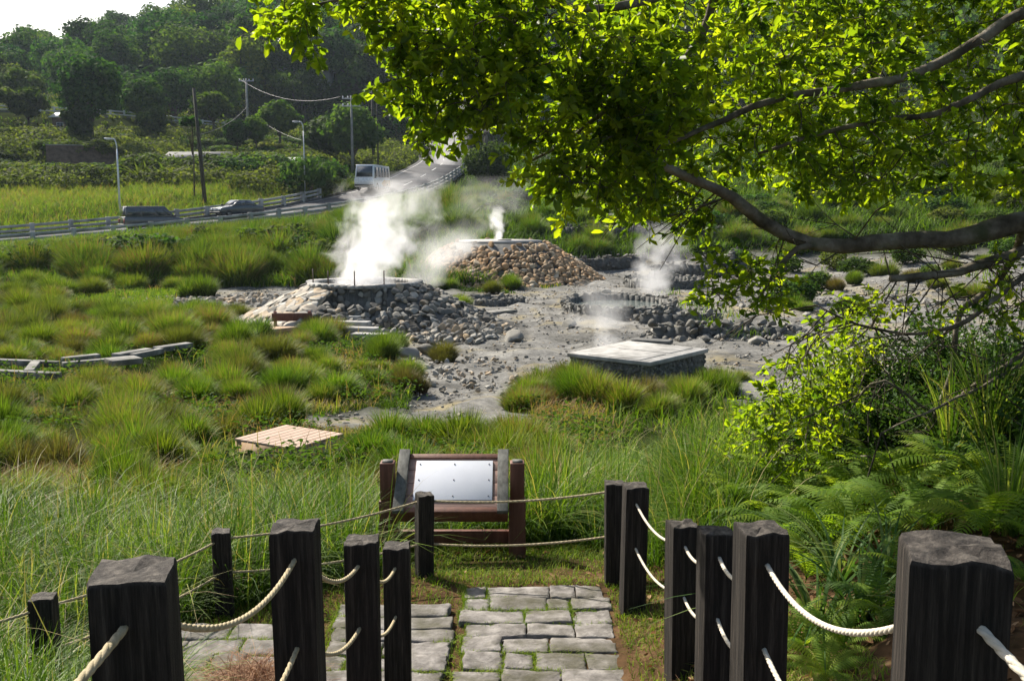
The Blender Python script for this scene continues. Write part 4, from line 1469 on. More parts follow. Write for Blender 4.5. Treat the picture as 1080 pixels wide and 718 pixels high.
# gravel
n = 24000
xs = rng.uniform(-14, 26, n * 3); ysx = rng.uniform(17, 64, n * 3)
mk_ = bare_mask(xs, ysx)
xs, ysx = xs[mk_][:n], ysx[mk_][:n]
zs = zt(xs, ysx)
it = [(np.array([x, y, z]), s, (0.1, 0.1, 1), t) for x, y, z, s, t in zip(xs, ysx, zs, .012 + .06 * rng.random(len(xs)) ** 4, rng.uniform(.05, .85, len(xs)))]
TINY = [(V, Fc) for V, Fc in ANG]
bm = bmesh.new(); bmesh.ops.create_icosphere(bm, subdivisions=1, radius=1)
TV = np.array([v.co[:] for v in bm.verts]); TF = np.array([[v.index for v in f.verts] for f in bm.faces]); bm.free()
TINY = [(TV * (1 + .2 * rng.normal(size=(len(TV), 1))) * [1, .8, .6], TF) for _ in range(6)]
tag(link('gravel', stones_mesh('gravel', it, TINY), M['stone']), 'grey gravel strewn over the bare clay', kind='stuff')
# separate boulders
bp = []
for k in range(5):
    o = link('boulder', stones_mesh('boulder', [(np.zeros(3), .42, (0.05, .05, 1), rng.uniform(.15, .5))], ANG), M['stone'])
    tag(o, 'angular grey boulder lying on the bare clay', 'boulder', 'boulders on the bare clay')
    bp.append(o)
spots = [(500, 36), (515, 32), (540, 31), (470, 29.5), (452, 28), (835, 33), (850, 36), (862, 34), (910, 40), (745, 30), (800, 29.8), (640, 47), (760, 45), (735, 48), (580, 52), (930, 34), (960, 33), (990, 38),
         (430, 27.5), (445, 30.5), (405, 31), (350, 31.5), (420, 33), (345, 33.5), (1030, 36), (840, 44), (870, 48), (600, 34), (790, 40), (812, 38)]
for i, (px, d) in enumerate(spots):
    g = G(px, d)
    o = bp[i] if i < 5 else bp[i % 5].copy()
    if i >= 5: COL.objects.link(o)
    s = rng.uniform(.4, 1.15)
    o.location = (g[0], g[1], g[2] + .08 * s); o.scale = (s, s, s); o.rotation_euler = (rng.uniform(-.3, .3), rng.uniform(-.3, .3), rng.uniform(0, 6.28))

# ------------------------------------------------------------------ grass of the valley, slopes and verges
def scatter(n, px0, px1, d0, d1, cond=None, power=1.0):
    d = np.exp(rng.uniform(math.log(d0), math.log(d1), n)) if power == 1 else d0 + (d1 - d0) * rng.random(n) ** power
    px = rng.uniform(px0, px1, n)
    x = (px - 540) / F * d * cpi
    z = zt(x, d)
    x = (px - 540) / F * (d * cpi - (z - CZ) * spi)
    z = zt(x, d)
    P = np.stack([x, d, z], 1)
    if cond is not None:
        P = P[cond(P)]
    return P


def grassy(P):
    b = bare_mask(P[:, 0], P[:, 1], P[:, 2])
    dm1 = np.hypot(P[:, 0] - c1[0], P[:, 1] - c1[1]) > 4.8
    cl = np.hypot(P[:, 0] - wc.location.x, P[:, 1] - wc.location.y) > .95
    for a_, b_, w_ in SLABS:
        ab_ = (b_ - a_)[:2]; L2_ = ab_ @ ab_
        tt = np.clip(((P[:, :2] - a_[:2]) @ ab_) / L2_, 0, 1)
        dd_ = np.linalg.norm(P[:, :2] - (a_[:2] + tt[:, None] * ab_), axis=1)
        cl &= dd_ > w_ / 2 + .10
    return (~b) & dm1 & cl


def pn(P, s, o=0.):
    """smooth patch noise -1..1"""
    return np.array([mnoise.noise(Vector((float(p[0]) * s + o, float(p[1]) * s, 3.1))) for p in P])


def not_patch(P):
    px, py = to_px(P[:, 0], P[:, 1], P[:, 2])
    return in_poly(px, py, PATCH)


# valley carpet, left side
P = scatter(170000, -60, 640, 10., 52, lambda P: grassy(P) & ~not_patch(P))
nz = pn(P, .55)
g_ = rng.random(len(P))
h = (.08 + .13 * rng.random(len(P))) * (1 + .6 * nz)
px_, _ = to_px(P[:, 0], P[:, 1], P[:, 2])
h *= np.where((np.abs(px_ - 305) < 75) & (P[:, 1] < 16.2), .5, 1.)
tint = np.clip(.32 + .22 * pn(P, .3, 9.) + rng.normal(0, .13, len(P)), .03, .85)
pink = (pn(P, .25, 40.) > -.06) & (rng.random(len(P)) < .45)
tint[pink] = rng.uniform(.86, 1., pink.sum())
h[pink] *= 1.7
grass_obj('grass', P, h, .010 + .0007 * P[:, 1], rng.uniform(.2, 1.1, len(P)), tint, M['grass'], 'mixed green and pinkish grass covering the valley floor', 3)
# broad-leaved weeds and dead stalks between the grass
C = scatter(1500, -60, 640, 12.5, 48, grassy)
C = C[pn(C, .3, 90.) > -.05]
per = 34
P = np.repeat(C, per, 0) + np.column_stack([rng.normal(0, .22, (len(C) * per, 2)), rng.uniform(.05, .38, len(C) * per)])
V, Q = leaf_arrays(P, rng.normal(size=(len(P), 3)) * [1, 1, .35], rng.uniform(.06, .13, len(P)), rng.uniform(.03, .06, len(P)))
tag(link('weeds', np_mesh('weeds', V, [Q], {'tint': np.repeat(np.clip(rng.normal(.45, .22, len(P)), 0, 1), 6)}), M['bush']), 'low broad-leaved weeds growing between the valley grass', kind='stuff')
P = scatter(5000, -60, 660, 12.5, 46, grassy)
P = P[pn(P, .3, 55.) > -.02]
grass_obj('dead_stalks', P, .25 + .4 * rng.random(len(P)), .012 + .0004 * P[:, 1], rng.uniform(.05, .8, len(P)), rng.uniform(.84, 1., len(P)), M['grass'], 'brown dead stalks standing in the valley grass', 3)
# bright short patch
P = scatter(14000, 40, 195, 34, 56, not_patch)
grass_obj('grass', P, .3, .035, rng.uniform(.2, .8, len(P)), np.clip(rng.normal(.66, .06, len(P)), 0, .8), M['grass'], 'patch of short bright green grass below the road bank', 2)
# right side of the valley and bare edges: sparse
P = scatter(16000, 640, 1150, 17, 62, lambda P: grassy(P) | (pn(P, .35, 70.) > .36))
grass_obj('grass', P, .25 + .3 * rng.random(len(P)), .01 + .0008 * P[:, 1], rng.uniform(.2, 1., len(P)), np.clip(rng.normal(.5, .2, len(P)), 0, 1), M['grass'], 'thin grass among the rocks beyond the branches', 2)
# embankment below the road
def below_road(P):
    dd = np.full(len(P), 99.)
    for s in range(0, len(P), 5000):
        q = P[s:s + 5000]
        d2 = (q[:, None, 0] - ROAD[None, :, 0]) ** 2 + (q[:, None, 1] - ROAD[None, :, 1]) ** 2
        j = d2.argmin(1)
        dd[s:s + 5000] = np.sqrt(d2[np.arange(len(q)), j])
    return dd


P = scatter(120000, -120, 520, 50.5, 106, lambda P: (below_road(P) > 4.6))
off = np.array([((p[0] - ROAD[:, 0]) ** 2 + (p[1] - ROAD[:, 1]) ** 2).argmin() for p in P])
side = (P[:, 0] - ROAD[off, 0]) * RN[off, 0] + (P[:, 1] - ROAD[off, 1]) * RN[off, 1]
Pn = P[side > 0]
nz = pn(Pn, .28)
h = (.65 + .5 * rng.random(len(Pn))) * (1 + .45 * nz)
near_edge = np.clip((below_road(Pn) - 4.6) / 6, .16, 1)
tint = np.clip(.43 + .2 * pn(Pn, .16, 5.) + rng.normal(0, .14, len(Pn)), .0, .85)
br = rng.random(len(Pn)) < .07
tint[br] = rng.uniform(.85, 1, br.sum())
grass_obj('grass', Pn, h * near_edge, .045 + .02 * rng.random(len(Pn)), rng.uniform(.2, 1.2, len(Pn)), tint, M['grass'], 'tall dense grass on the bank below the road', 3)
# beyond the road
P = scatter(70000, -80, 400, 82, 112, lambda P: (below_road(P) > 4.7))
off = np.array([((p[0] - ROAD[:, 0]) ** 2 + (p[1] - ROAD[:, 1]) ** 2).argmin() for p in P])
side = (P[:, 0] - ROAD[off, 0]) * RN[off, 0] + (P[:, 1] - ROAD[off, 1]) * RN[off, 1]
Pn = P[side < 0]
tint = np.clip(.68 + .18 * pn(Pn, .12, 15.) + rng.normal(0, .12, len(Pn)), .1, .85)
br = rng.random(len(Pn)) < .16
tint[br] = rng.uniform(.85, 1, br.sum())
grass_obj('grass', Pn, .6 + .6 * rng.random(len(Pn)), .07, rng.uniform(.2, 1., len(Pn)), tint, M['grass'], 'pale seeding grass on the verge beyond the road', 2)
# slope behind, general ground cover
P = scatter(60000, -80, 1200, 108, 190, lambda P: (below_road(P) > 4.8))
P = P[(P[:, 1] < 140) | (below_road(P) > 9)]
grass_obj('ground_cover', P, .3 + .5 * rng.random(len(P)), .14, rng.uniform(.3, 1.1, len(P)), np.clip(.25 + .2 * pn(P, .08, 25.) + rng.normal(0, .12, len(P)), 0, .7), M['grass'], 'rough ground cover on the slope between the two roads', 2)
P = scatter(60000, 500, 1200, 56, 115, lambda P: (below_road(P) > 4.8) & (P[:, 1] > 60 + np.maximum(0, (P[:, 0] - 5)) * .2))
grass_obj('ground_cover', P, .5 + .6 * rng.random(len(P)), .06, rng.uniform(.3, 1.1, len(P)), np.clip(.38 + .22 * pn(P, .15, 35.) + rng.normal(0, .14, len(P)), 0, .9), M['grass'], 'green ground cover on the bank behind the pools', 2)

# tussocks
def slab_near(p):
    for a_, b_, w_ in SLABS[:9]:
        ab_ = (b_ - a_)[:2]
        q = p[:2] - np.array([0, -.9]) if False else p[:2] + np.array([0, .7])
        tt = np.clip(((q - a_[:2]) @ ab_) / (ab_ @ ab_), 0, 1)
        if np.hypot(*(q - (a_[:2] + tt * ab_)) * np.array([1, .8])) < 1.15: return True
    return False


def tussock_proto(n, h, r, w, dryness=.07):
    nc = rng.integers(2, 5)
    cc = rng.normal(0, r * .42, (nc, 2)); cw = rng.uniform(.55, 1.05, nc)
    ki = rng.choice(nc, n, p=cw ** 2 / (cw ** 2).sum())
    u = np.sqrt(rng.random(n)); az = rng.uniform(0, 6.28, n)
    rad = r * .62 * cw[ki] * u
    P = np.stack([cc[ki, 0] + rad * np.cos(az), cc[ki, 1] + rad * np.sin(az), np.zeros(n)], 1)
    hh = 1.35 * h * cw[ki] * np.sqrt(1 - .80 * u ** 2) * rng.uniform(.55, 1.1, n)
    ln = .06 + .5 * u ** 1.5 + np.abs(rng.normal(0, .17, n))
    dx = np.cos(az) + .15 + rng.normal(0, .45, n); dy = np.sin(az) - .1 + rng.normal(0, .45, n)
    V, Q, t = blades(P, hh, w, ln, np.arctan2(dy, dx), 4, droop=.35)
    long_ = rng.random(n) < .03
    ti = np.clip(rng.normal(.5, .11, n), .1, .8)
    dry = rng.random(n) < dryness
    ti[dry] = rng.uniform(.84, 1, dry.sum())
    ti = np.repeat(ti, 10) + np.where(np.repeat(dry, 10), .8 * np.minimum(t - .75, 0), .55 * (t - .6))  # shade inside the tussock put into the tint: dark base, lighter tip
    return np_mesh('grass_tussock', V, [Q], {'tint': np.clip(ti, 0, 1)})


TG = 'grass tussocks on the valley floor'
tp = []
for k in range(6):
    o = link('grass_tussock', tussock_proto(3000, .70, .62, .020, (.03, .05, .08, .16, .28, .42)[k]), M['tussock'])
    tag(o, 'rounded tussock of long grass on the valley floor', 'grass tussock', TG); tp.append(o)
cand = scatter(5000, -40, 560, 9.8, 50, lambda P: grassy(P) & ~not_patch(P))
px, py = to_px(cand[:, 0], cand[:, 1], cand[:, 2])
sel = []
for p in cand:
    if p[1] > 44 and rng.random() < .4: continue
    if all((p[0] - q[0]) ** 2 + (p[1] - q[1]) ** 2 > (.42 + .020 * p[1]) ** 2 for q in sel):
        if (425 < to_px(p[0], p[1], p[2])[0] < 565 and 16.5 < p[1] < 21) or np.hypot(p[0] - wc.location.x, p[1] - wc.location.y) < 1.75 or (345 < to_px(p[0], p[1], p[2])[0] < 405 and 26.5 < p[1] < 33) or (285 < to_px(p[0], p[1], p[2])[0] < 425 and 16.5 < p[1] < 20.8) or (abs(to_px(p[0], p[1], p[2])[0] - 305) < 85 and p[1] < 16.5): continue
        if slab_near(p): continue
        sel.append(p)
extra = [G(px, d) for px, d in ((575, 20.5), (590, 21.0), (600, 20.4), (620, 20.6), (640, 20.0), (660, 20.2), (685, 20.4), (710, 21.2), (745, 22.5), (760, 22.0), (770, 23.5), (560, 20.0), (700, 19.2), (735, 20.0), (470, 27), (415, 28.5),
                                 (335, 30.3), (345, 31.3), (465, 41), (480, 40), (470, 38.5), (455, 40.5), (585, 22.4), (605, 22.0), (590, 23.2), (570, 21.6), (615, 21.2))]
n_main = min(262, len(sel))
sel = sel[:262] + extra + [G(px, d) for px, d in ((835, 39), (848, 38), (842, 41), (880, 45), (905, 47), (870, 50), (930, 50), (960, 47), (1000, 50), (1040, 52), (985, 44), (890, 36.5), (900, 37), (1020, 40), (1060, 44), (820, 52), (790, 54))]
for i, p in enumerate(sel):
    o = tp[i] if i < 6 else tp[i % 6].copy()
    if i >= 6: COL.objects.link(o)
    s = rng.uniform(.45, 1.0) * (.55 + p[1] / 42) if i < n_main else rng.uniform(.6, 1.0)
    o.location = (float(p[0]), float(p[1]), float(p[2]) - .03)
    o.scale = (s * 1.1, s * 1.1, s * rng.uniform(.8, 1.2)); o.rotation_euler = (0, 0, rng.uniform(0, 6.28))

# big grass clumps on the banks
bk = []
for q in range(6):
    o = tp[q].copy(); o.data = tp[q].data.copy(); o.data.materials.clear(); o.data.materials.append(M['bankgrass']); bk.append(o)
nb_ = 0
for (n_, px0, px1, d0, d1, lab, grp) in ((230, -60, 345, 51.8, 66, 'tall rounded grass clump on the bank below the road', 'grass clumps on the road bank'),
                                         (60, 345, 520, 53, 90, 'tall rounded grass clump on the bank below the road', 'grass clumps on the road bank'),
                                         (100, 520, 1120, 59, 92, 'rounded grass clump on the bank behind the pools', 'grass clumps behind the pools')):
    cand = scatter(n_ * 3, px0, px1, d0, d1)
    br_ = below_road(cand)
    off = np.array([((p[0] - ROAD[:, 0]) ** 2 + (p[1] - ROAD[:, 1]) ** 2).argmin() for p in cand])
    side = (cand[:, 0] - ROAD[off, 0]) * RN[off, 0] + (cand[:, 1] - ROAD[off, 1]) * RN[off, 1]
    cand = cand[(br_ > 7.2) & (side > 0) & (np.hypot(cand[:, 0] - c2[0], cand[:, 1] - c2[1]) > 6.5)][:n_]
    side_b = 'road' in grp
    for p in cand:
        o = bk[nb_ % 6].copy(); COL.objects.link(o); nb_ += 1
        o.name = 'grass_clump'; o['label'] = lab; o['group'] = grp; o['category'] = 'grass clump'
        s = rng.uniform(1.5, 2.7) if side_b else rng.uniform(1.0, 2.0)
        ppx = to_px(p[0], p[1], p[2])[0]
        if ppx < 500:
            jr = nearest_road(ppx, 0, i_turn)
            top_ok = CZ + (ROAD[jr, 2] + .1 - CZ) * p[1] / ROAD[jr, 1]
            s = min(s, max(.35, (top_ok - p[2]) / .92))
        o.location = (float(p[0]), float(p[1]), float(p[2]) - .05)
        o.scale = (s * 1.15, s, s * rng.uniform(.8, 1.15)); o.rotation_euler = (0, 0, rng.uniform(0, 6.28))

# dark shrubs between the clumps of the road bank
for i in range(34):
    px = rng.uniform(-40, 350); g = G(px, rng.uniform(53.5, 60))
    jr = nearest_road(px, 0, i_turn)
    top_ok = CZ + (ROAD[jr, 2] + .1 - CZ) * g[1] / ROAD[jr, 1]
    o = copy_tree(shr[i % 4], label='dark green shrub among the tall grass clumps of the road bank', group='shrubs on the road bank')
    s = min(rng.uniform(.45, .85), max(.25, (top_ok - g[2]) / 2.7))
    o.location = (float(g[0]), float(g[1]), float(g[2]) - .15); o.rotation_euler = (0, 0, i * 1.9); o.scale = (s * 1.4, s * 1.1, s)
# rough grass on the litter bank beyond the fence
P = np.column_stack([rng.uniform(1.1, 7.5, 9000), rng.uniform(-3, 9., 9000), np.zeros(9000)])
P[:, 2] = zt(P[:, 0], P[:, 1])
P = P[pn(P, .9, 31.) > .02]
grass_obj('grass', P, .12 + .2 * rng.random(len(P)), .007, rng.uniform(.2, 1.2, len(P)), np.clip(rng.normal(.5, .18, len(P)), 0, 1), M['tallgrass'], 'thin grass growing through the leaf litter of the bank', 3)

# ------------------------------------------------------------------ foreground: path, steps
PZ = 1.725


JOINTS = []


def paving(name, label, x0, x1, y0, y1, rows, rowsplit, tilt=0.):
    Vs = MB()
    yy = np.linspace(y0, y1, rows + 1)
    yy[1:-1] += rng.uniform(-.02, .02, rows - 1)
    tints = []
    for r in range(rows):
        k = rowsplit + rng.integers(0, 2)
        xs = np.linspace(x0, x1, k + 1); xs[1:-1] += rng.uniform(-.10, .10, k - 1)
        xs[0] += rng.uniform(-.03, .03); xs[-1] += rng.uniform(-.03, .03)
        for c in range(k):
            g = rng.uniform(.001, .008)
            a, b, e, f_ = xs[c] + g, xs[c + 1] - g, yy[r] + g, yy[r + 1] - g
            zj = PZ + tilt * (yy[r] - y0)
            JOINTS.append((xs[c], yy[r], xs[c + 1], yy[r], zj)); JOINTS.append((xs[c], yy[r], xs[c], yy[r + 1], zj))
            nx, ny = 8, 7
            gx, gy = np.meshgrid([0, .035, .2, .4, .6, .8, .965, 1.], [0, .06, .28, .5, .72, .94, 1.], indexing='ij')
            X = a + (b - a) * gx; Y = e + (f_ - e) * gy
            edge = np.minimum(np.minimum(gx, 1 - gx) * (b - a), np.minimum(gy, 1 - gy) * (f_ - e))
            Z = PZ + rng.uniform(-.006, .006) + .0028 * rng.normal(size=X.shape) - .005 * (edge < .003) + (gx - .5) * rng.uniform(-.016, .016) + (gy - .5) * rng.uniform(-.016, .016)
            jit = .0045 * rng.normal(size=(2,) + X.shape) * (edge < .02)
            X = X + jit[0]; Y = Y + jit[1]
            Z = Z + tilt * (Y - y0)
            n0 = nx * ny
            ii, jj = np.meshgrid(np.arange(nx - 1), np.arange(ny - 1), indexing='ij')
            q = np.stack([ii * ny + jj, (ii + 1) * ny + jj, (ii + 1) * ny + jj + 1, ii * ny + jj + 1], -1).reshape(-1, 4)
            V = np.stack([X, Y, Z], -1).reshape(-1, 3)
            # skirt
            bd = [i_ * ny for i_ in range(nx)] + [(nx - 1) * ny + j_ for j_ in range(1, ny)] + [i_ * ny + ny - 1 for i_ in range(nx - 2, -1, -1)] + [j_ for j_ in range(ny - 2, 0, -1)]
            low = V[bd] - UP * .12
            m_ = len(bd)
            sk = [[bd[t], n0 + t, n0 + (t + 1) % m_, bd[(t + 1) % m_]] for t in range(m_)]
            Vs.add(np.vstack([V, low]), q, sk)
    o = Vs.build(name, M['paver'], smooth=False)
    return tag(o, label, kind='structure')


paving('path', 'rough grey paving stones of the path end', -.30, .62, 4.3, 6.42, 10, 3, -.02)
paving('side_path', 'grey paving stones of the branch path', -1.05, -.36, 4.9, 6.05, 6, 2, -.02)
paving('side_path', 'grey paving stones of the branch path, outer part', -2.3, -1.15, 4.9, 5.75, 4, 3, -.02)
st = MB()
for k in range(7):
    y1 = 4.28 - k * .52
    z = PZ + .02 + (k + 1) * .16
    st.box((.12, y1 - .26, z - .2), (1.3, .515, .4))
st.box((.12, -1.6, PZ + .02 + 8 * .16 - .2), (1.6, 4.4, .4))
tag(st.build('steps', M['paver'], bevel=.02), 'stone steps coming down to the path end', kind='structure')
# steps wall under camera

# ------------------------------------------------------------------ posts and ropes
def post_mesh(w, h, seed):
    bm = bmesh.new()
    nz_ = 26
    nxy = 5
    r = np.random.default_rng(seed)
    # box shell as a stack of rounded-square rings
    rings = []
    per = nxy * 4
    base = []
    for s in range(4):
        for k in range(nxy):
            t = -1 + 2 * k / nxy
            c = [(t, -1), (1, t), (-t, 1), (-1, -t)][s]
            base.append(c)
    base = np.array(base, float)
    # soften corners
    ln = np.linalg.norm(base, axis=1)
    base *= np.where(ln > 1.3, 1.375 / np.maximum(ln, 1e-6), 1)[:, None]
    V, zs = [], list(np.linspace(-.45, h - .02, nz_)) + [h - .007, h]
    crack = r.uniform(-.6, .6, per) * .006
    for q, z in enumerate(zs):
        sc = w / 2 * (1.0 if q < nz_ else (.995 if q == nz_ else .955))
        wob = np.array([mnoise.noise(Vector((bx * 2.1 + seed, by * 2.1, z * 1.3))) for bx, by in base]) * .006
        ring = base * sc * (1 + (wob + crack)[:, None] / (w / 2) * .7)
        dz = np.zeros(per)
        if q >= nz_ - 1:
            dz = np.array([mnoise.noise(Vector((bx * 1.6 + seed * 3, by * 1.6, 5.))) for bx, by in base]) * .012
        V.append(np.column_stack([ring, np.full(per, z) + dz]))
    V = np.concatenate(V)
    m = len(zs)
    i = np.arange(m - 1)[:, None] * per; j_ = np.arange(per)[None]
    Q = np.stack([i + j_, i + (j_ + 1) % per, i + per + (j_ + 1) % per, i + per + j_], -1).reshape(-1, 4)
    # top: inner rings + centre
    top = [V]
    n0 = len(V)
    last = V[-per:]
    inner = last.copy(); cen = last.mean(0)
    inner = cen + (last - cen) * .5
    inner[:, 2] += np.array([mnoise.noise(Vector((p[0] * 40 + seed, p[1] * 40, 1.))) for p in inner]) * .008
    cv = cen[None] + UP * r.uniform(-.004, .006)
    V = np.vstack([V, inner, cv])
    Q2 = np.stack([(m - 1) * per + j_[0], (m - 1) * per + (j_[0] + 1) % per, n0 + (j_[0] + 1) % per, n0 + j_[0]], -1)
    T2 = np.stack([n0 + j_[0], n0 + (j_[0] + 1) % per, np.full(per, n0 + per)], -1)
    eg = np.zeros(len(V)); eg[n0:] = 1.; eg[n0 - per:n0] = .85
    me = np_mesh('fence_post', V, [np.vstack([Q, Q2]), T2], {'endgrain': eg}, True)
    bm.free()
    return me


POSTS = {}


def post(key, px, py, d, w, h, label, rz=0., group=None):
    t = W(px, py, d)
    o = link('fence_post', post_mesh(w, h, 3 + len(POSTS)), M['timber'])
    o.location = Vector((t[0], t[1], t[2] - h)); o.rotation_euler = (rng.uniform(-.012, .012), rng.uniform(-.012, .012), rz)
    md = o.modifiers.new('edges', 'EDGE_SPLIT'); md.split_angle = R(30)
    tag(o, label, 'post', group)
    POSTS[key] = t
    return o


FG = 'dark timber posts of the rope fence'
post('NL', 144, 600, 1.68, .135, .95, 'biggest dark timber post at the lower picture edge by the tall grass, cracked grey top', R(10), FG)
post('NR', 1012, 577, 1.45, .14, 1.0, 'massive black timber post in front of the ferns, rope coming out of its front', R(-13), FG)
post('L2', 314, 554, 2.95, .135, .92, 'tall dark post with a pale top, between the big cracked post and slim ones', R(3), FG)
post('R2', 806, 556, 2.95, .135, .92, 'tall dark post just before the ferns, long rope running to the massive black one', R(4), FG)
post('L3', 381, 568, 3.85, .13, .85, 'dark post beside the branch path, thicker of two close together', R(2), FG)
post('R3', 757, 559, 3.9, .13, .85, 'middle one of three dark posts close together at the path edge', R(6), FG)
post('L4', 418, 575, 4.85, .13, .66, 'shorter dark post next to the path stones, slimmer of two close together', R(2), FG)
post('R4', 721, 552, 4.75, .13, .62, 'dark post at the lit grass beside the path, farthest of three close together', R(8), FG)
post('R5', 669, 511, 5.95, .14, .62, 'dark post at the path end where the fence turns, thicker of the pair', R(4), FG)
post('F4', 649, 508, 6.5, .125, .66, 'dark post at the path end touching its thicker neighbour', R(0), FG)
post('F3', 446, 520, 6.75, .11, .75, 'slim round-edged dark post standing in front of the white board', R(20), FG)
post('F2', 234, 559, 6.2, .115, .68, 'slim dark post standing in the tall grass, branch path behind rope', R(15), FG)
post('F1', 46, 628, 5.0, .12, .60, 'short dark post almost sunk in the tall grass', R(10), FG)
post('F0', -110, 668, 4.4, .12, .60, 'dark post beyond the tall grass, outside the fence corner', R(10), FG)
# posts behind the viewer that the near ropes run to
post('BL', 0, 0, 1, .135, .95, 'dark post at the top of the steps beside tall grass', 0, FG)
bpy.data.objects[[o.name for o in bpy.data.objects if o.get('label', '').startswith('dark post at the top of the steps beside tall')][0]].location = (-.62, .2, 3.02)
POSTS['BL'] = np.array([-.62, .2, 3.97])
post('BR', 0, 0, 1, .14, .95, 'dark post at the top of the steps beside ferns', 0, FG)
bpy.data.objects[[o.name for o in bpy.data.objects if o.get('label', '').startswith('dark post at the top of the steps beside ferns')][0]].location = (.78, .15, 3.02)
POSTS['BR'] = np.array([.78, .15, 3.97])


def rope(label, keys, drop, sag, r, mat, strands=True):
    pts = []
    ks = [POSTS[k] - UP * dp for k, dp in zip(keys, drop)]
    for i in range(len(ks) - 1):
        a, b = ks[i], ks[i + 1]
        n = max(8, int(np.linalg.norm(b - a) / .02))
        t = np.linspace(0, 1, n, endpoint=False)[:, None]
        L = np.linalg.norm((b - a)[:2])
        pts.append(a * (1 - t) + b * t - UP * (sag[i] if hasattr(sag, '__len__') else sag) * L * 4 * t * (1 - t))
    pts.append(ks[-1][None])
    P = resample(np.concatenate(pts), .012)
    k = np.hanning(7); k /= k.sum()
    for c in range(3):
        P[3:-3, c] = np.convolve(P[:, c], k, mode='valid')
    mb = MB()
    T = np.gradient(P, axis=0); T /= np.linalg.norm(T, axis=1)[:, None]
    S = np.cross(T, UP); S /= np.linalg.norm(S, axis=1)[:, None]
    U = np.cross(S, T)
    s = np.arange(len(P)) * .012
    for q in range(3):
        ph = s / (r * 12.0) * 2 * math.pi + q * 2.0944
        mb.tube(P + S * (np.cos(ph) * r * .36)[:, None] + U * (np.sin(ph) * r * .36)[:, None], r * .68, 7)
    o = mb.build('rope', M[mat], smooth=True)
    return tag(o, label, 'rope', 'ropes of the post fence')


rope('upper tan rope through the posts along the tall-grass side', ['BL', 'NL', 'L2', 'L3', 'L4'], [.35, .075, .085, .09, .10], [.03, .09, .10, .09], .0080, 'rope')
rope('lower tan rope through the posts along the tall-grass side', ['BL', 'NL', 'L2', 'L3', 'L4'], [.66, .40, .36, .345, .35], [.03, .09, .10, .09], .0080, 'rope')
rope('upper pale rope through the posts along the fern side', ['BR', 'NR', 'R2', 'R3', 'R4', 'R5'], [.35, .085, .095, .09, .095, .09], [.05, .085, .10, .09, .07], .0076, 'rope_pale')
rope('lower pale rope through the posts along the fern side', ['BR', 'NR', 'R2', 'R3', 'R4', 'R5'], [.66, .36, .36, .345, .35, .37], [.05, .085, .10, .09, .07], .0076, 'rope_pale')
rope('upper tan rope of the cross fence in front of the white board', ['F0', 'F1', 'F2', 'F3', 'F4'], [.05, .06, .055, .05, .06], [.03, .03, .03, .03], .008, 'rope')
rope('lower tan rope of the cross fence in front of the white board', ['F0', 'F1', 'F2', 'F3', 'F4'], [.30, .30, .28, .36, .37], [.03, .03, .03, .03], .008, 'rope')

# ------------------------------------------------------------------ information board
bb = W(478, 598, 7.55)
gz = zt1(bb[0], bb[1])
top_z = W(478, 487, 7.55)[2]
ib = thing('information_board', 'red-brown wooden information board with a blank white sheet', 'information board', (bb[0], bb[1], gz), 0)
hb = top_z - gz
hwid = .50
for s in (-1, 1):
    pm = MB()
    pm.box((s * hwid, 0, hb * .31 - .15), (.13, .13, hb * .62 + .3))
    q = pm.build('post', M['brown_wood'], ib, bevel=.006)
    MB().box((s * hwid, .002, hb * .81 + .002), (.11, .115, hb * .38)).build('post_upper', M['brown_wood'], q, bevel=.006)
    MB().box((s * hwid, .002, hb + .006), (.075, .08, .012)).build('post_cap', M['grey_wood'], q)
tl = R(30)
Mx = np.array([[1, 0, 0], [0, math.cos(tl), -math.sin(tl)], [0, math.sin(tl), math.cos(tl)]])
ctr_b = np.array([0, -.02, hb * .78])


def tb(local, size, name, mat, parent, bev=.004):
    mb = MB(); mb.box(tuple(ctr_b + Mx @ np.array(local)), size, M=Mx)
    return mb.build(name, mat, parent, bevel=bev)


for k in range(4):
    tb((0, (k - 1.5) * .135, 0), (.84, .13, .03), 'plank', M['pink_wood'], ib)
tb((0, -.285, -.03), (.86, .05, .11), 'front_rail', M['brown_wood'], ib)
tb((0, .285, -.03), (.86, .05, .11), 'back_rail', M['brown_wood'], ib)
sheet = tb((0.01, .02, .021), (.60, .42, .012), 'white_sheet', M['sheet'], ib, .002)
for x in (-.26, 0.01, .28):
    for y in (-.15, .02, .19):
        mb = MB(); c = ctr_b + Mx @ np.array((x, y, .029)); mb.box(tuple(c), (.008, .008, .005), M=Mx)
        mb.build('screw', M['dark_metal'], sheet)
for s in (-1, 1):
    tb((s * .39, .01, .03), (.085, .66, .035), 'side_batten', M['grey_wood'], ib)
MB().box((0, .03, hb * .22), (.9, .05, .10)).build('crossbar', M['brown_wood'], ib, bevel=.005)

# ------------------------------------------------------------------ foreground grass
def clear_of_path(P):
    x, y = P[:, 0], P[:, 1]
    on = ((x > -.33) & (x < .66) & (y < 6.5)) | ((x > -1.1) & (x < -.3) & (y > 4.85) & (y < 6.1)) | ((x > -2.35) & (x < -1.1) & (y > 4.85) & (y < 5.8)) | ((x > -.62) & (x < .9) & (y < 6.9))
    return ~on


def fence_line_y(x):
    xs = [-6, POSTS['F0'][0], POSTS['F1'][0], POSTS['F2'][0], POSTS['F3'][0], POSTS['F4'][0], 2.2]
    ys = [2.5, POSTS['F0'][1], POSTS['F1'][1], POSTS['F2'][1], POSTS['F3'][1], POSTS['F4'][1], 6.3]
    return np.interp(x, xs, ys)


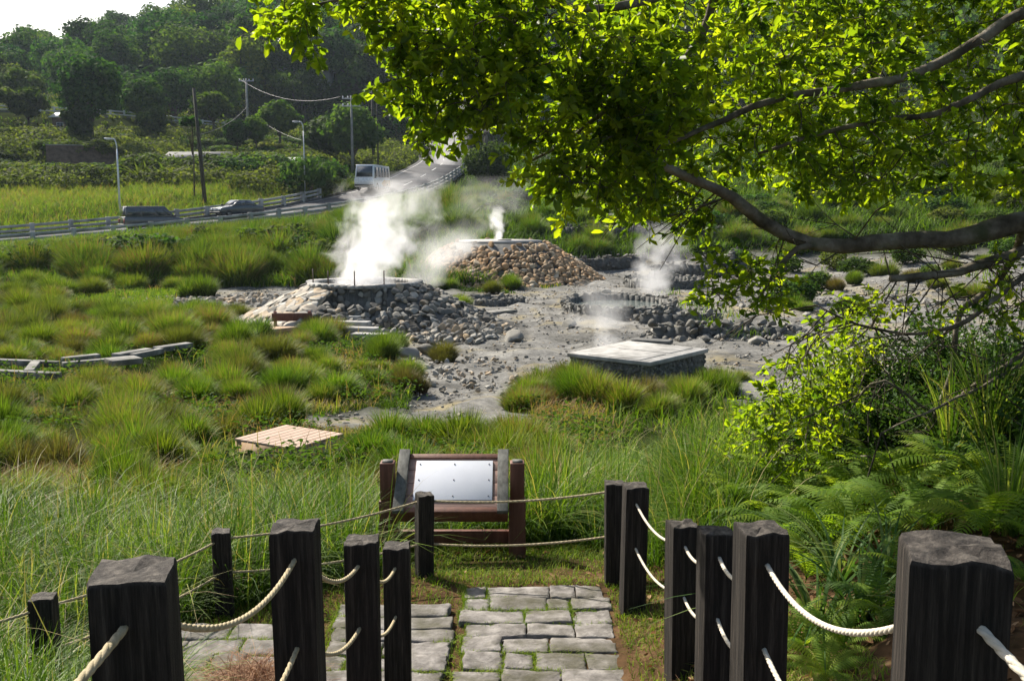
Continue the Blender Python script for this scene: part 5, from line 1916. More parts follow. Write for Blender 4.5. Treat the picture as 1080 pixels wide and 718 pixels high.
def tall_ok(P):
    x, y = P[:, 0], P[:, 1]
    behind = (y > fence_line_y(x) + .12) | ((x < -1.75) & (y < fence_line_y(x) - .10) & (y > 3.4) & ~((x > -2.4) & (y > 4.8)))
    board = (np.abs(x - bb[0]) < .72) & (y > bb[1] - .55) & (y < bb[1] + .30)
    front = (x > -.75) & (x < .9) & (y < 8.0)
    return behind & ~board & ~front & ~((x > 1.9) & (y < 9.0))


C = scatter(2600, -90, 800, 3.6, 16.5, tall_ok)
cpx, _ = to_px(C[:, 0], C[:, 1], C[:, 2])
C = C[C[:, 1] < 9.3 + np.clip((cpx - 330) / 75, 0, 5.5) + rng.normal(0, .5, len(C))]
C = C[rng.random(len(C)) < np.clip(.75 + .9 * pn(C, .5, 77.), .12, 1)]
per = 62
cid = np.repeat(np.arange(len(C)), per)
ch = (.34 + .46 * rng.random(len(C))) * (1 + .6 * pn(C, .8)) * np.clip((C[:, 1] - 3.) / 4, .62, 1) * np.clip((19 - C[:, 1]) / 7, .45, 1)
ct = .40 + .17 * pn(C, .6, 12.) + rng.normal(0, .10, len(C))
caz = rng.uniform(0, 6.28, len(C))
az = rng.uniform(0, 6.28, len(cid)); rr_ = .15 * np.sqrt(rng.random(len(cid)))
P = C[cid] + np.stack([rr_ * np.cos(az), rr_ * np.sin(az), np.zeros(len(cid))], 1)
d_ = P[:, 1]
tint = np.clip(ct[cid] + rng.normal(0, .10, len(P)), .02, .84)
br = rng.random(len(P)) < .06
tint[br] = rng.uniform(.85, 1., br.sum())
grass_obj('tall_grass', P, ch[cid] * rng.uniform(.5, 1.15, len(P)), .006 + .0006 * d_, rng.uniform(.05, 1.15, len(P)), tint, M['tallgrass'], 'tall tangled green grass beyond the rope fence', 5,
          az=az + rng.normal(0, .5, len(P)) , droop=.55, tipgain=.25)
P = scatter(40000, -80, 800, 3.6, 12.5, tall_ok)
grass_obj('tall_grass', P, .12 + .2 * rng.random(len(P)), .006 + .0006 * P[:, 1], rng.uniform(.15, 1.25, len(P)), np.clip(.3 + .15 * pn(P, .6, 12.) + rng.normal(0, .14, len(P)), .02, .95), M['tallgrass'], 'lower matted grass between the tall clumps', 3)
# straggly long stems with seed heads
P = scatter(2600, -80, 820, 4.5, 15, tall_ok)
P = P[P[:, 1] < 11.5 + 4 * (P[:, 0] > -1)]
grass_obj('seeding_grass', P, .5 + .5 * rng.random(len(P)), .008, rng.uniform(.3, 1.1, len(P)), rng.uniform(.75, 1., len(P)), M['tallgrass'], 'long pale seeding stems standing above the tall grass', 5)


# short turf beside the path
def turf_ok(P):
    x, y = P[:, 0], P[:, 1]
    paths = ((x > -.31) & (x < .63) & (y < 6.45)) | ((x > -1.06) & (x < -.35) & (y > 4.88) & (y < 6.08)) | ((x > -2.32) & (x < -1.14) & (y > 4.88) & (y < 5.78))
    return ~paths


n = 90000
x = rng.uniform(-3.2, 1.6, n); y = rng.uniform(3.6, 8.2, n)
P = np.stack([x, y, zt(x, y)], 1)
ok = turf_ok(P) & ((y < fence_line_y(x) + .4) | (np.abs(x) < 1.1)) & (rng.random(n) < np.clip(.75 + 1.6 * pn(P, 1.3, 3.) - .08 * np.abs(y - 5.6), .38, 1) * np.where(x > .66, 1, .8)) & (x < 1.5)
P = P[ok]
tint = np.clip(rng.normal(.62, .12, len(P)), .2, .82); br = rng.random(len(P)) < .16; tint[br] = rng.uniform(.85, 1, br.sum())
grass_obj('turf', P, .02 + .06 * rng.random(len(P)), .005, rng.uniform(.2, 1.3, len(P)), tint, M['grass'], 'short sunlit turf beside the paving', 2)
# grass in the joints
J = []
for (xa, ya, xb, yb, zj) in JOINTS:
    m = int(150 * math.hypot(xb - xa, yb - ya) / .2)
    t = rng.random(m)
    J.append(np.stack([xa + (xb - xa) * t + rng.normal(0, .007, m), ya + (yb - ya) * t + rng.normal(0, .007, m), np.full(m, zj - .02)], 1))
P = np.concatenate(J)
P = P[pn(P, 2.6, 7.) > -.12 + .25 * rng.random(len(P))]
grass_obj('joint_grass', P, .022 + .028 * rng.random(len(P)), .004, rng.uniform(.3, 1.3, len(P)), np.clip(rng.normal(.64, .1, len(P)), 0, .82), M['grass'], 'small grass growing in the joints of the paving', 2)
# leaf litter
n = 9000
x = rng.uniform(-2.4, 4.2, n); y = rng.uniform(2.6, 8.3, n)
P = np.stack([x, y, zt(x, y) + .012], 1)
ok = turf_ok(P) & ((x > .85) | (rng.random(n) < .18)) & (y < 8.2)
P = P[ok]
D = rng.normal(size=(len(P), 3)) * [1, 1, .25]
V, Q = leaf_arrays(P, D, rng.uniform(.03, .07, len(P)), rng.uniform(.015, .03, len(P)))
tag(link('leaf_litter', np_mesh('leaf_litter', V, [Q], {'tint': np.repeat(rng.random(len(P)), 6)}), M['litter']), 'dry brown leaves on the ground beside the posts', kind='stuff')
# straw heap
g = W(262, 690, 4.85)
sx, sy = g[0], g[1]
n = 2600
a = rng.uniform(0, 6.28, n); f = np.sqrt(rng.random(n))
x = sx + .30 * f * np.cos(a); y = sy + .34 * f * np.sin(a)
P = np.stack([x, y, zt(x, y) + .18 * (1 - f ** 1.5) * rng.random(n)], 1)
az = rng.uniform(0, 6.28, n)
V, Q, t = blades(P, rng.uniform(.05, .2, n), .005, rng.uniform(.6, 2.6, n), az, 3)
o = link('straw_heap', np_mesh('straw_heap', V, [Q], {'tint': np.repeat(rng.uniform(.1, 1, n), 8)}), M['straw'])
tag(o, 'small heap of reddish dry straw between the posts by the branch path', 'straw heap')

# ------------------------------------------------------------------ shrubs, ferns and strap plants on the right bank
def leafy_shrub(name, label, c, rad, nst, lpt, L, mat, seed, group=None):
    root = thing(name, label, 'shrub', c)
    st_ = MB(); P, D = [], []
    for k in range(nst):
        d = rand_dirs(1)[0]; d[2] = abs(d[2]) * .9 + .05
        e = d * np.array(rad) * rng.uniform(.55, 1.05)
        mid = e * .5 * np.array([.8, .8, 1.15])
        path = np.array([np.array([d[0] * .08, d[1] * .08, -.1]), mid, e])
        path = resample(catmull(path, 5), .12)
        if k < 70: st_.tube(path, np.linspace(.012, .003, len(path)), 5, cap=False)
        m = int(lpt * rng.uniform(.6, 1.4))
        s = rng.uniform(.45, 1.0, m)
        q = path[(s * (len(path) - 1)).astype(int)] + rng.normal(0, L * .9, (m, 3))
        P.append(q); D.append((d[None] * .5 + rng.normal(0, .75, (m, 3))) * np.array([1, 1, .8]))
    st_.build('stem', M['bark_dark'], root)
    P = np.concatenate(P); D = np.concatenate(D)
    V, Q = leaf_arrays(P, D, L * rng.uniform(.6, 1.3, len(P)), L * .5 * rng.uniform(.7, 1.2, len(P)))
    rr = np.linalg.norm(P / np.array(rad), axis=1)
    ti = np.clip(.5 + rng.normal(0, .2, len(P)), 0, 1)
    link('foliage', np_mesh('foliage', V, [Q], {'tint': np.repeat(ti, 6)}), M[mat], root)
    return root


leafy_shrub('yellow_green_shrub', 'sunlit yellow-green shrub below the hanging bare branches', G(850, 8.9) - UP * .1, (1.0, .75, 1.15), 520, 40, .052, 'shrub_leaf', 1)
leafy_shrub('yellow_green_shrub', 'smaller sunlit yellow-green shrub at the edge of the tall grass', G(800, 8.3) - UP * .1, (.7, .6, .75), 340, 36, .046, 'shrub_leaf', 2)
leafy_shrub('yellow_green_shrub', 'yellow-green sapling reaching up to the bare twigs', G(893, 9.4) - UP * .1, (.65, .5, 1.7), 380, 36, .052, 'shrub_leaf', 3)
leafy_shrub('dark_shrub', 'dark shaded shrub under the overhanging limb', G(1000, 9.2) - UP * .1, (1.2, .9, 1.35), 560, 36, .055, 'dark_leaf', 4)
leafy_shrub('dark_shrub', 'dark glossy shrub at the edge of the ferns by the tall reed clump', G(1075, 7.6) - UP * .1, (1.0, .8, 1.15), 480, 34, .055, 'dark_leaf', 5)
leafy_shrub('dark_shrub', 'low dark shrub behind the ferns', G(930, 8.2) - UP * .1, (1.0, .6, .85), 420, 34, .048, 'dark_leaf', 6)
leafy_shrub('dark_shrub', 'dark thicket beyond the massive black post', G(1130, 6.3) - UP * .1, (1.0, .8, 1.0), 360, 34, .055, 'dark_leaf', 7)


def fern_mesh(seed, nf=10, L=.75):
    Vs, Qs, T, n = [], [], [], 0
    for f in range(nf):
        az = f * 6.283 / nf + rng.uniform(-.3, .3)
        d = np.array([math.cos(az), math.sin(az), 0])
        Lf = L * rng.uniform(.7, 1.1)
        t = np.linspace(0, 1, 24)
        up0 = rng.uniform(.75, 1.35)
        C = d[None] * (Lf * (t * .55 + .45 * t ** 2))[:, None] + UP[None] * (Lf * (up0 * t - .75 * t ** 2.2))[:, None]
        side = np.cross(d, UP)
        fr_t = rng.uniform(.2, .8)
        C0 = np.vstack([[0, 0, -.03], C])
        n0 = n
        for q, c_ in enumerate(C0):
            wr_ = .0035 * (1 - .7 * q / len(C0))
            Vs += [c_ - side * wr_, c_ + side * wr_]; T += [.15, .15]; n += 2
        Qs += [[n0 + 2 * q, n0 + 2 * q + 1, n0 + 2 * q + 3, n0 + 2 * q + 2] for q in range(len(C0) - 1)]
        for k in range(3, 24):
            tt = t[k]
            pl = Lf * .25 * math.sin(math.pi * min(1, (tt - .08) * 1.05)) ** .8 * (1.15 - tt * .7)
            if pl < .01: continue
            tan = C[k] - C[k - 1]; tan /= np.linalg.norm(tan)
            for s in (-1, 1):
                dirp = side * s * .85 + tan * .5 - UP * .18
                dirp /= np.linalg.norm(dirp)
                nr = np.cross(dirp, tan) * s; nr /= np.linalg.norm(nr)
                pp = np.cross(nr, dirp)
                wq = pp * Lf * .016
                a0 = C[k]; a1 = C[k] + dirp * pl * .45; a2 = C[k] + dirp * pl - UP * pl * .12
                tv = np.clip(fr_t + rng.normal(0, .07), 0, 1)
                Vs += [a0 - wq * .8, a0 + wq * .8, a1 + wq, a1 - wq, a2 + wq * .15, a2 - wq * .15]
                Qs += [[n, n + 1, n + 2, n + 3], [n + 3, n + 2, n + 4, n + 5]]; n += 6
                T += [tv] * 6
    # stalks
    return np_mesh('fern', np.array(Vs), [np.array(Qs)], {'tint': np.array(T)})


FEG = 'ferns on the bank beside the fence'
fp = []
for k in range(4):
    o = link('fern', fern_mesh(k, 15, .52), M['fern']); tag(o, 'bright green fern with arching feathery fronds beside the fence', 'fern', FEG); fp.append(o)
fs = [(790, 7.2), (815, 6.9), (840, 7.3), (862, 6.7), (885, 7.2), (910, 6.6), (935, 7.2), (960, 6.6), (985, 7.1), (870, 6.1), (905, 5.9), (945, 5.8), (1010, 6.4), (1045, 6.0), (1075, 5.6), (1090, 6.6), (830, 6.3), (780, 7.7), (820, 8.0),
      (870, 7.9), (920, 7.7), (850, 5.6), (985, 5.5), (1040, 5.1), (1090, 4.8), (845, 4.5), (890, 4.2), (930, 4.4), (870, 3.9), (960, 4.7), (1085, 4.2)]
for i, (px, d) in enumerate(fs):
    g = G(px, d)
    o = fp[i] if i < 4 else fp[i % 4].copy()
    if i >= 4: COL.objects.link(o)
    s = rng.uniform(.75, 1.15) * (.62 if d < 4.9 else 1.)
    o.location = (g[0], g[1], g[2] + .02); o.scale = (s, s, s * 1.1); o.rotation_euler = (rng.uniform(-.15, .15), rng.uniform(-.15, .15), rng.uniform(0, 6.28))


def strap(px, d, n, h, w, label, lean=(.5, 1.5), name='strap_leaf_plant', mat='strap', group=None, tint=(.2, .9)):
    g = G(px, d)
    az = rng.uniform(0, 6.28, n)
    P = np.stack([.05 * np.cos(az), .05 * np.sin(az), np.zeros(n)], 1)
    V, Q, t = blades(P, h * rng.uniform(.6, 1.15, n), w, rng.uniform(*lean, n), az, 7, droop=.5)
    o = link(name, np_mesh(name, V, [Q], {'tint': np.repeat(rng.uniform(*tint, n), 16)}), M[mat])
    o.location = Vector(g); tag(o, label, 'plant', group)
    return o


strap(862, 4.7, 46, .62, .022, 'arching strap-leaved plant nearest the tall post before the ferns')
strap(905, 4.6, 40, .55, .02, 'arching strap-leaved plant under the long rope beside the massive post')
strap(885, 5.3, 40, .6, .02, 'strap-leaved plant between the ferns and the long rope')
strap(935, 5.0, 34, .5, .02, 'strap-leaved plant with drooping leaves behind the massive post')
strap(1040, 6.6, 120, 1.15, .014, 'tall upright reed clump standing over the ferns', (.1, .7), 'reed_clump', 'tallgrass', None, (.3, 1.))
strap(1000, 6.9, 60, .95, .012, 'thinner reed clump beside the dark shaded shrub', (.1, .9), 'reed_clump', 'tallgrass', None, (.3, .95))
strap(1062, 5.2, 70, .75, .012, 'reed clump with tan stems behind the massive black post', (.1, .8), 'reed_clump', 'tallgrass', None, (.4, 1.))
strap(730, 7.4, 110, .7, .011, 'grass clump behind the three close posts', (.2, .9), 'reed_clump', 'tallgrass', None, (.2, .8))
strap(765, 7.0, 90, .6, .011, 'grass clump between the close posts and the ferns', (.2, .9), 'reed_clump', 'tallgrass', None, (.2, .8))

# ------------------------------------------------------------------ the overhanging tree
TS = .82


def limb_pts(lst, s=None):
    return catmull([W(px, py, d * (s or TS)) for px, py, d in lst], 10)


trunk_base = np.array([5.5, 7.1, zt1(5.5, 7.1)])
tree = thing('overhanging_tree', 'large tree with bright leaves overhanging the valley view', 'tree', trunk_base)
tr_path = catmull([trunk_base - UP * .5, trunk_base + [-.05, 0, .8], trunk_base + [-.15, -.1, 2.0], trunk_base + [-.1, .1, 3.4], trunk_base + [.1, 0, 5.0]], 8)
limbs = {
    'A': (limb_pts([(1330, 270, 8.5), (1200, 232, 8.3), (1080, 237, 8.1), (1000, 250, 8.0), (930, 254, 7.95), (870, 259, 7.9), (832, 249, 7.85), (800, 232, 7.75), (770, 207, 7.6), (722, 188, 7.5), (680, 165, 7.4)]), (.125, .03)),
    'B': (limb_pts([(1340, -20, 8.5), (1180, -25, 8.1), (1080, 15, 7.9), (1035, 42, 7.8), (960, 74, 7.8), (900, 90, 7.75), (830, 102, 7.7), (760, 130, 7.6), (700, 152, 7.5), (640, 160, 7.4)]), (.065, .014)),
    'C': (limb_pts([(1340, 60, 8.5), (1180, 45, 8.2), (1080, 78, 8.0), (1040, 96, 7.9), (990, 120, 7.8), (935, 128, 7.8), (860, 140, 7.8), (800, 160, 7.9)]), (.055, .012)),
    'D': (limb_pts([(1330, 230, 8.6), (1180, 225, 8.4), (1080, 262, 8.3), (1040, 275, 8.2), (1000, 290, 8.1), (940, 296, 8.0)]), (.08, .028)),
    'E': (limb_pts([(870, 259, 7.9), (842, 262, 7.8), (822, 280, 7.8), (805, 306, 7.75), (795, 322, 7.7)]), (.03, .008)),
    'Fm': (limb_pts([(1350, -160, 8.6), (1150, -190, 8.2), (1000, -150, 7.9), (880, -60, 7.8), (800, -20, 7.8), (720, -10, 7.6), (640, 10, 7.4), (565, 5, 7.1), (530, 40, 7.0), (500, 72, 6.9)]), (.11, .014)),
    'Fb': (limb_pts([(880, -60, 7.8), (760, -80, 7.5), (620, -60, 7.1), (500, -30, 6.9), (400, -10, 6.8), (320, 10, 6.8)]), (.05, .008)),
    'H': (limb_pts([(760, -20, 7.8), (740, 40, 7.9), (690, 90, 7.8), (640, 120, 7.6), (600, 150, 7.5), (560, 170, 7.5)]), (.035, .009)),
    'J': (limb_pts([(1250, 150, 6.8), (1150, 180, 6.8), (1090, 230, 7.0), (1050, 300, 7.9), (1012, 335, 7.8), (1004, 400, 7.8), (965, 465, 7.9), (900, 484, 8.0), (850, 490, 8.1)], .93), (.04, .010)),
    'K': (limb_pts([(1150, 250, 8.2), (1070, 300, 7.8), (1010, 342, 7.7), (960, 352, 7.7), (900, 340, 7.7), (862, 322, 7.7)], .86), (.035, .006)),
    'Lb': (limb_pts([(1330, 290, 7.2), (1180, 320, 7.3), (1100, 360, 7.7), (1030, 405, 7.6), (985, 430, 7.6), (930, 400, 7.6), (900, 420, 7.7), (850, 440, 7.8)], .93), (.03, .006)),
    'Mb': (limb_pts([(1330, 280, 7.2), (1190, 310, 7.2), (1085, 380, 7.3), (1020, 412, 7.3), (930, 455, 7.3)], .9), (.022, .006)),
}
MB().tube(tr_path, np.linspace(.25, .10, len(tr_path)), 14).build('trunk', M['bark'], tree, smooth=True, world=True)
# skeleton nodes
nodes, nrad = [], []
big = ('A', 'B', 'C', 'D', 'Fm')
for k, (pth, (r0, r1)) in limbs.items():
    p = resample(pth, .10)
    p = p + np.stack([np.convolve(rng.normal(0, .02, len(p)), np.ones(5) / 5, 'same') for _ in range(3)], 1)
    # join the trunk / parent
    rr = np.linspace(r0, r1, len(p)) * (1 + .05 * np.sin(np.arange(len(p)) * .7) + .04 * rng.normal(size=len(p))) * (TS if k in big or k in 'EFbHK' else 1.0)
    if k in big:
        j_ = np.argmin(np.linalg.norm(tr_path - p[0] - [0, 0, -.3], axis=1))
        p = np.vstack([tr_path[j_][None], p]); rr = np.concatenate([[r0 * 1.2], rr])
    elif k in ('J', 'K', 'Lb', 'Mb'):
        allp = np.vstack([limbs[q][0] for q in ('A', 'D')] + [tr_path])
        j_ = np.argmin(np.linalg.norm(allp - p[0], axis=1))
        p = np.vstack([allp[j_][None], p]); rr = np.concatenate([[r0], rr])
    MB().tube(p, rr, 10 if k in big else 7).build('limb', M['bark'], tree, smooth=True, world=True)
    nodes.append(p); nrad.append(rr)
nodes = np.vstack(nodes); nrad = np.concatenate(nrad)


def poly_pts(poly, n, d0, d1):
    poly = np.array(poly, float)
    lo, hi = poly.min(0), poly.max(0)
    out = []
    while len(out) < n:
        q = lo + (hi - lo) * rng.random((n * 3, 2))
        q = q[in_poly(q[:, 0], q[:, 1], poly)]
        out += list(q)
    out = np.array(out[:n])
    dd = rng.uniform(d0, d1, n) * TS
    return np.array([W(a, b, d) for (a, b), d in zip(out, dd)])


TARGETS = [
    (poly_pts([(285, -10), (285, 22), (305, 45), (335, 42), (350, 20), (355, -10)], 44, 6.5, 7.1), 34),
    (poly_pts([(340, -20), (365, 20), (380, 60), (410, 75), (440, 130), (470, 135), (505, 130), (530, 105), (565, 60), (625, 20), (650, -20)], 270, 6.4, 7.6), 44),
    (poly_pts([(620, 20), (570, 65), (600, 105), (545, 125), (532, 145), (560, 180), (575, 190), (600, 205), (645, 215), (685, 185), (700, 160), (720, 100), (700, 40)], 380, 6.8, 8.2), 40),
    (poly_pts([(640, -20), (1120, -20), (1120, 205), (1000, 190), (930, 205), (860, 200), (800, 175), (750, 195), (690, 185), (690, 100)], 800, 7.45, 9.8), 40),
    (poly_pts([(760, -30), (1100, -30), (1100, -300), (800, -300)], 430, 9.4, 12.0), 42),  # unseen leaf mass above the view, added to shade the right of the crown
    (poly_pts([(760, -40), (1150, -40), (1150, 200), (950, 205), (800, 190)], 420, 9.6, 11.6), 40),
    (poly_pts([(735, 298), (760, 275), (800, 265), (825, 282), (835, 310), (800, 325), (765, 325)], 55, 7.4, 8.2), 18),
    (poly_pts([(860, 320), (940, 285), (1100, 270), (1100, 330), (980, 345), (900, 350)], 95, 7.6, 8.6), 16),
    (poly_pts([(785, 445), (815, 375), (870, 335), (915, 345), (905, 430), (860, 500), (795, 505)], 105, 8.5, 9.7), 28),
    (poly_pts([(640, 195), (720, 200), (790, 220), (750, 240), (700, 235), (655, 225)], 34, 7.6, 8.6), 32),
    (poly_pts([(800, -20), (1350, -20), (1350, -330), (950, -330)], 300, 7.6, 10.4), 30),  # more unseen leaves overhead, added to keep the crown interior dark
    (poly_pts([(340, -20), (800, -20), (800, -90), (420, -60)], 30, 6.4, 7.6), 18),
    (poly_pts([(1110, -200), (1600, -200), (1600, 260), (1110, 240)], 190, 7.2, 10.2), 20),
]
tg = np.vstack([t for t, _ in TARGETS]); tl_ = np.concatenate([np.full(len(t), n) for t, n in TARGETS])
k_ = pn(tg, 1.6, 21.) + rng.normal(0, .08, len(tg)) > -.15
qx, qy = to_px(tg[:, 0], tg[:, 1], tg[:, 2])
k_ &= ((qx - 572) / 34) ** 2 + ((qy - 98) / 24) ** 2 > 1
tg, tl_ = tg[k_], tl_[k_]
order = []
d0 = np.array([np.min(((nodes - t) ** 2).sum(1)) for t in tg])
tw = MB()
LP, LD, LT = [], [], []
NN = np.zeros((len(nodes) + len(tg) * 12, 3)); NN[:len(nodes)] = nodes; cnt = len(nodes)
for ti in np.argsort(d0):
    t = tg[ti]
    d2 = ((NN[:cnt] - t) ** 2).sum(1)
    j_ = int(d2.argmin()); a = NN[j_]
    L = math.sqrt(d2[j_])
    if L < .03: continue
    mid = (a + t) / 2 + rng.normal(0, .10 * L, 3) + UP * .08 * L
    path = np.array([a, mid, t])
    path = catmull(path, 4)
    k = len(path)
    r0 = min(.012, .004 + .004 * L)
    tw.tube(path, np.linspace(r0, .0022, k), 5, cap=False)
    m = min(10, k - 1)
    NN[cnt:cnt + m] = path[-m:]; cnt += m
    dirv = t - a; dirv /= np.linalg.norm(dirv)
    nl = int(tl_[ti] * rng.uniform(.6, 1.4))
    side = rand_dirs(1)[0]; side -= dirv * np.dot(side, dirv); side /= np.linalg.norm(side) + 1e-9
    for s in range(2):
        # short side sprays
        q0 = path[-1] if s == 0 else path[int(k * .6)]
        dv = dirv if s == 0 else dirv * .5 + side * .8
        sl = rng.uniform(.10, .25)
        q1 = q0 + dv * sl - UP * .03
        tw.tube([q0, (q0 + q1) / 2 + UP * .01, q1], [.0022, .002, .0013], 4, cap=False)
        mm = nl // 2
        u = np.sort(rng.random(mm)) ** .8
        P = q0[None] * (1 - u[:, None]) + q1[None] * u[:, None]
        dd = (dv[None] * .55 + rng.normal(0, .6, (mm, 3))) * np.array([1, 1, .75]) + np.array([0, 0, -.10])
        LP.append(P); LD.append(dd); LT.append(np.clip(rng.normal(.5, .2) + rng.normal(0, .13, mm), 0, 1))
# bare twigs round the lower right
for k in range(90):
    src = limbs[['J', 'K', 'Lb', 'Mb', 'D', 'A'][k % 6]][0]
    p0 = src[rng.integers(len(src) // 3, len(src))]
    dv = np.array([rng.normal(-.4, .6), rng.normal(0, .4), rng.normal(-.25, .5)]); dv /= np.linalg.norm(dv)
    L = rng.uniform(.25, .8)
    p1 = p0 + dv * L * .5 + rng.normal(0, .05, 3); p2 = p0 + dv * L + rng.normal(0, .08, 3)
    tw.tube([p0, p1, p2], [.006, .004, .0018], 5, cap=False)
    for q in range(2):
        e = rng.normal(0, .5, 3) + dv; e /= np.linalg.norm(e)
        tw.tube([p1, p1 + e * .12, p1 + e * .28 + rng.normal(0, .03, 3)], [.003, .0025, .0012], 4, cap=False)
tw.build('branchwork', M['bark_dark'], tree, world=True)
LP = np.concatenate(LP); LD = np.concatenate(LD); LT = np.concatenate(LT)
Ls = rng.uniform(.040, .078, len(LP)) * rng.choice([.65, .85, 1., 1.2], len(LP))
V, Q = leaf_arrays(LP, LD, Ls, Ls * rng.uniform(.42, .56, len(LP)), .22)
cr = link('crown', np_mesh('crown', V, [Q], {'tint': np.repeat(LT, 6)}), M['leaf_bright'], tree)
cr.location = -tree.location

# ------------------------------------------------------------------ steam
def steam(label, base, H, r0, r1, lean, dens, nscale, curve=0., lo=.42, seed=0., squash=.8):
    """one plume: a closed shell with density falling off from a leaning, widening axis"""
    n, m = 20, 14
    rows = []
    for i in range(m):
        t = i / (m - 1); z = H * t
        rr = (r0 + (r1 - r0) * t ** .8) * 1.02
        ax = lean[0] * z + curve * z * z; ay = lean[1] * z
        if i == 0 or i == m - 1: rr *= .25
        rows.append([(ax + rr * math.cos(a), ay + squash * rr * math.sin(a), z) for a in np.linspace(0, 2 * math.pi, n, endpoint=False)])
    V = np.array(rows).reshape(-1, 3)
    i = np.arange(m - 1)[:, None] * n; j = np.arange(n)[None]
    Q = np.stack([i + j, i + (j + 1) % n, i + n + (j + 1) % n, i + n + j], -1).reshape(-1, 4)
    me = np_mesh('steam', V, [Q, np.array([np.arange(n)[::-1], (m - 1) * n + np.arange(n)])])
    mt, nt, out = new_mat('steam_volume')
    L = nt.links.new

    def mth(op, a, b=None, c=None, clamp=False):
        x = nt.nodes.new('ShaderNodeMath'); x.operation = op; x.use_clamp = clamp
        for k, v in enumerate((a, b, c)):
            if v is None: continue
            if hasattr(v, 'is_output'): L(v, x.inputs[k])
            else: x.inputs[k].default_value = v
        return x.outputs[0]
    tc = nt.nodes.new('ShaderNodeTexCoord')
    sx_ = nt.nodes.new('ShaderNodeSeparateXYZ'); L(tc.outputs['Object'], sx_.inputs[0])
    X, Y, Z = sx_.outputs
    t = mth('DIVIDE', Z, H, clamp=True)
    rr = mth('MULTIPLY_ADD', mth('POWER', t, .8), r1 - r0, r0)
    axx = mth('ADD', mth('MULTIPLY', Z, lean[0]), mth('MULTIPLY', mth('MULTIPLY', Z, Z), curve))
    dx = mth('DIVIDE', mth('SUBTRACT', X, axx), rr)
    dy = mth('DIVIDE', mth('SUBTRACT', Y, mth('MULTIPLY', Z, lean[1])), mth('MULTIPLY', rr, squash))
    q = mth('SQRT', mth('ADD', mth('MULTIPLY', dx, dx), mth('MULTIPLY', dy, dy)))
    mp = nt.nodes.new('ShaderNodeMapping'); mp.inputs['Location'].default_value = (seed, seed * 1.7, -seed)
    L(tc.outputs['Object'], mp.inputs[0])
    nz = nt.nodes.new('ShaderNodeTexNoise'); nz.inputs['Scale'].default_value = nscale; nz.inputs['Detail'].default_value = 5; nz.inputs['Roughness'].default_value = .58; nz.inputs['Distortion'].default_value = .5
    L(mp.outputs[0], nz.inputs['Vector'])
    # eroded edge: noise minus radius
    fall = mth('SUBTRACT', 1.0, q, clamp=True)
    e = mth('SUBTRACT', mth('ADD', mth('MULTIPLY', nz.outputs[0], 1.7), mth('MULTIPLY', fall, .62)), lo + .74)
    e = mth('MULTIPLY', e, 3.5, clamp=True)
    fade = mth('SUBTRACT', 1.0, mth('POWER', t, 1.5), clamp=True)
    edge = mth('MULTIPLY', fall, 5.0, clamp=True)
    d = mth('MULTIPLY', mth('MULTIPLY', mth('MULTIPLY', e, fade), edge), dens)
    pv = nt.nodes.new('ShaderNodeVolumePrincipled')
    pv.inputs['Color'].default_value = (.97, .97, .98, 1)
    pv.inputs['Anisotropy'].default_value = .55
    L(d, pv.inputs['Density'])
    L(pv.outputs[0], out.inputs['Volume'])
    o = link('steam', me, mt)
    o.location = Vector([float(v) for v in base])
    return tag(o, label, kind='stuff')


steam('thick white steam rising from the concrete-walled stone mound', c1 + [-.1, .2, H1 - .25], 4.2, 2.0, 2.8, (.2, .0), 1.6, 1.0, .05, .40, 3.)
steam('thin steam drifting off behind the stone mound', c1 + [1.6, 2.2, .9], 4.4, 1.2, 3.6, (.7, .1), .45, .6, 0, .44, 8.)
steam('small wisp of steam on the cobble mound top', c2 + [-.1, .1, H2], 2.0, .4, .85, (-.02, 0), 3.0, 1.6, 0, .30, 5.)
steam('faint steam veil over the flank of the cobble mound', c2 + [-2.2, -3.2, .1], 3.4, 1.6, 2.2, (.1, .1), .35, .8, 0, .42, 15.)
steam('column of steam rising from the farther small pool', np.array(G(692, 43.5)) + [0, 0, .1], 3.3, .9, 2.0, (-.05, 0), 1.1, 1.0, .04, .35, 11.)
steam('low steam lying over the steaming pool by the tank', np.array(G(640, 33)) + [0, 0, .05], 1.6, 1.6, 1.1, (-.25, 0), .7, 1.0, 0, .36, 21., .7)
steam('low steam curling at the edge of the concrete tank', np.array(G(640, 27.8)) + [0, 0, .1], 1.35, .6, .9, (-.25, 0), 1.2, 1.5, 0, .36, 31., .8)
steam('far steam drifting across the road bend', np.array(G(478, 140)) + [0, 0, .2], 12., 6., 10., (-.1, 0), .17, .2, 0, .42, 41., .8)

# ------------------------------------------------------------------ haze
HZ = MB()
lo_, hi_ = np.array([-720., -40., -2.5]), np.array([760., 620., 135.])
HZ.box(tuple((lo_ + hi_) / 2), tuple(hi_ - lo_))
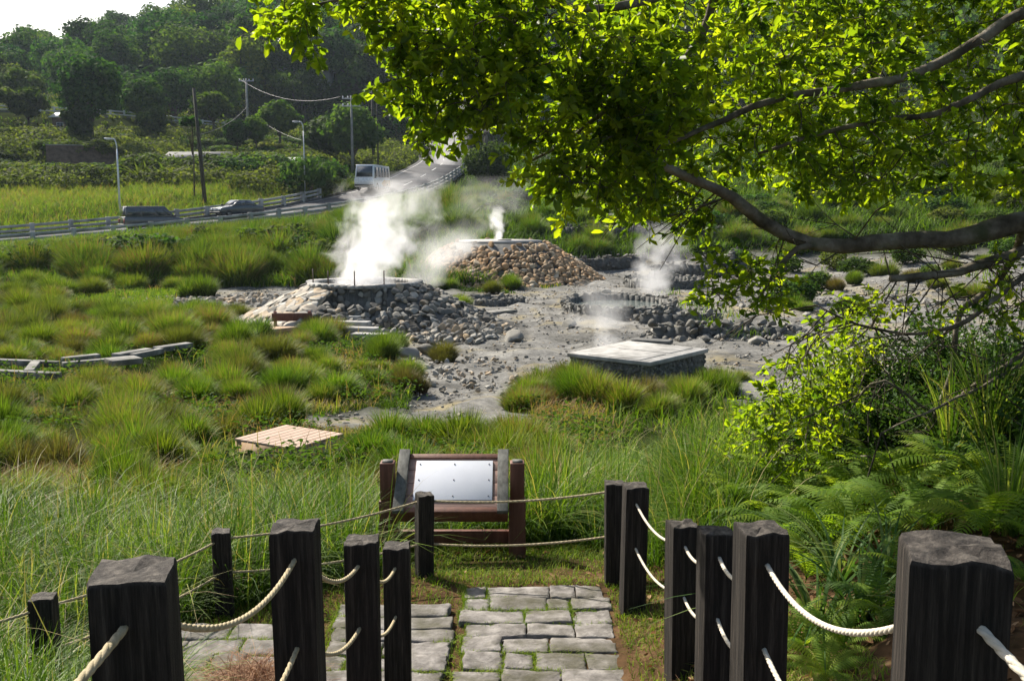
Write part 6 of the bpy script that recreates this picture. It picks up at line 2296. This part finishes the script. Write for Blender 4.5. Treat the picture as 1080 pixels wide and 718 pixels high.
# the ground sheet beyond the haze falls outside: keep it inside by size
hz = HZ.build('haze', None)
mt, nt, out = new_mat('thin_haze')
pv = nt.nodes.new('ShaderNodeVolumePrincipled')
pv.inputs['Color'].default_value = (.70, .84, 1.0, 1)
pv.inputs['Density'].default_value = .00011
pv.inputs['Anisotropy'].default_value = .3
nt.links.new(pv.outputs[0], out.inputs['Volume'])
hz.data.materials.append(mt)
tag(hz, 'thin bluish haze in the valley air', kind='stuff')

# ------------------------------------------------------------------ light, sky, camera
AZ, EL = R(-40), R(41)
world = bpy.data.worlds.new('World'); scene.world = world
world.use_nodes = True
wn = world.node_tree; wn.nodes.clear()
wo = wn.nodes.new('ShaderNodeOutputWorld'); bg = wn.nodes.new('ShaderNodeBackground'); sk = wn.nodes.new('ShaderNodeTexSky')
sk.sky_type = 'NISHITA'; sk.sun_disc = False; sk.sun_elevation = EL; sk.sun_rotation = AZ
sk.air_density = 1.2; sk.dust_density = 2.5; sk.ozone_density = 1.0
bg.inputs[1].default_value = .075
wn.links.new(sk.outputs[0], bg.inputs[0]); wn.links.new(bg.outputs[0], wo.inputs[0])
sl = bpy.data.lights.new('sun', 'SUN'); sl.energy = 5.0; sl.angle = R(.55); sl.color = (1., .93, .82)
so = bpy.data.objects.new('sun', sl); COL.objects.link(so)
sd = Vector((math.sin(AZ) * math.cos(EL), math.cos(AZ) * math.cos(EL), math.sin(EL)))
so.rotation_euler = (-sd).to_track_quat('-Z', 'Y').to_euler()
so.location = sd * 60

cam = bpy.data.cameras.new('camera'); co = bpy.data.objects.new('camera', cam); COL.objects.link(co)
cam.sensor_width = 36; cam.lens = 36 * F / 1080; cam.clip_end = 4000; cam.clip_start = .05
co.location = (0, 0, CZ); co.rotation_euler = (math.pi / 2 - PITCH, 0, 0)
scene.camera = co

vs = scene.view_settings
vs.view_transform = 'Standard'; vs.look = 'None'; vs.gamma = 1; vs.use_curve_mapping = False; vs.exposure = 1.08
cy = scene.cycles
cy.use_denoising = True
cy.max_bounces = 12; cy.diffuse_bounces = 3; cy.glossy_bounces = 2; cy.transmission_bounces = 3; cy.volume_bounces = 10; cy.transparent_max_bounces = 8
cy.volume_step_rate = 1.0; cy.volume_max_steps = 256
cy.caustics_reflective = False; cy.caustics_refractive = False
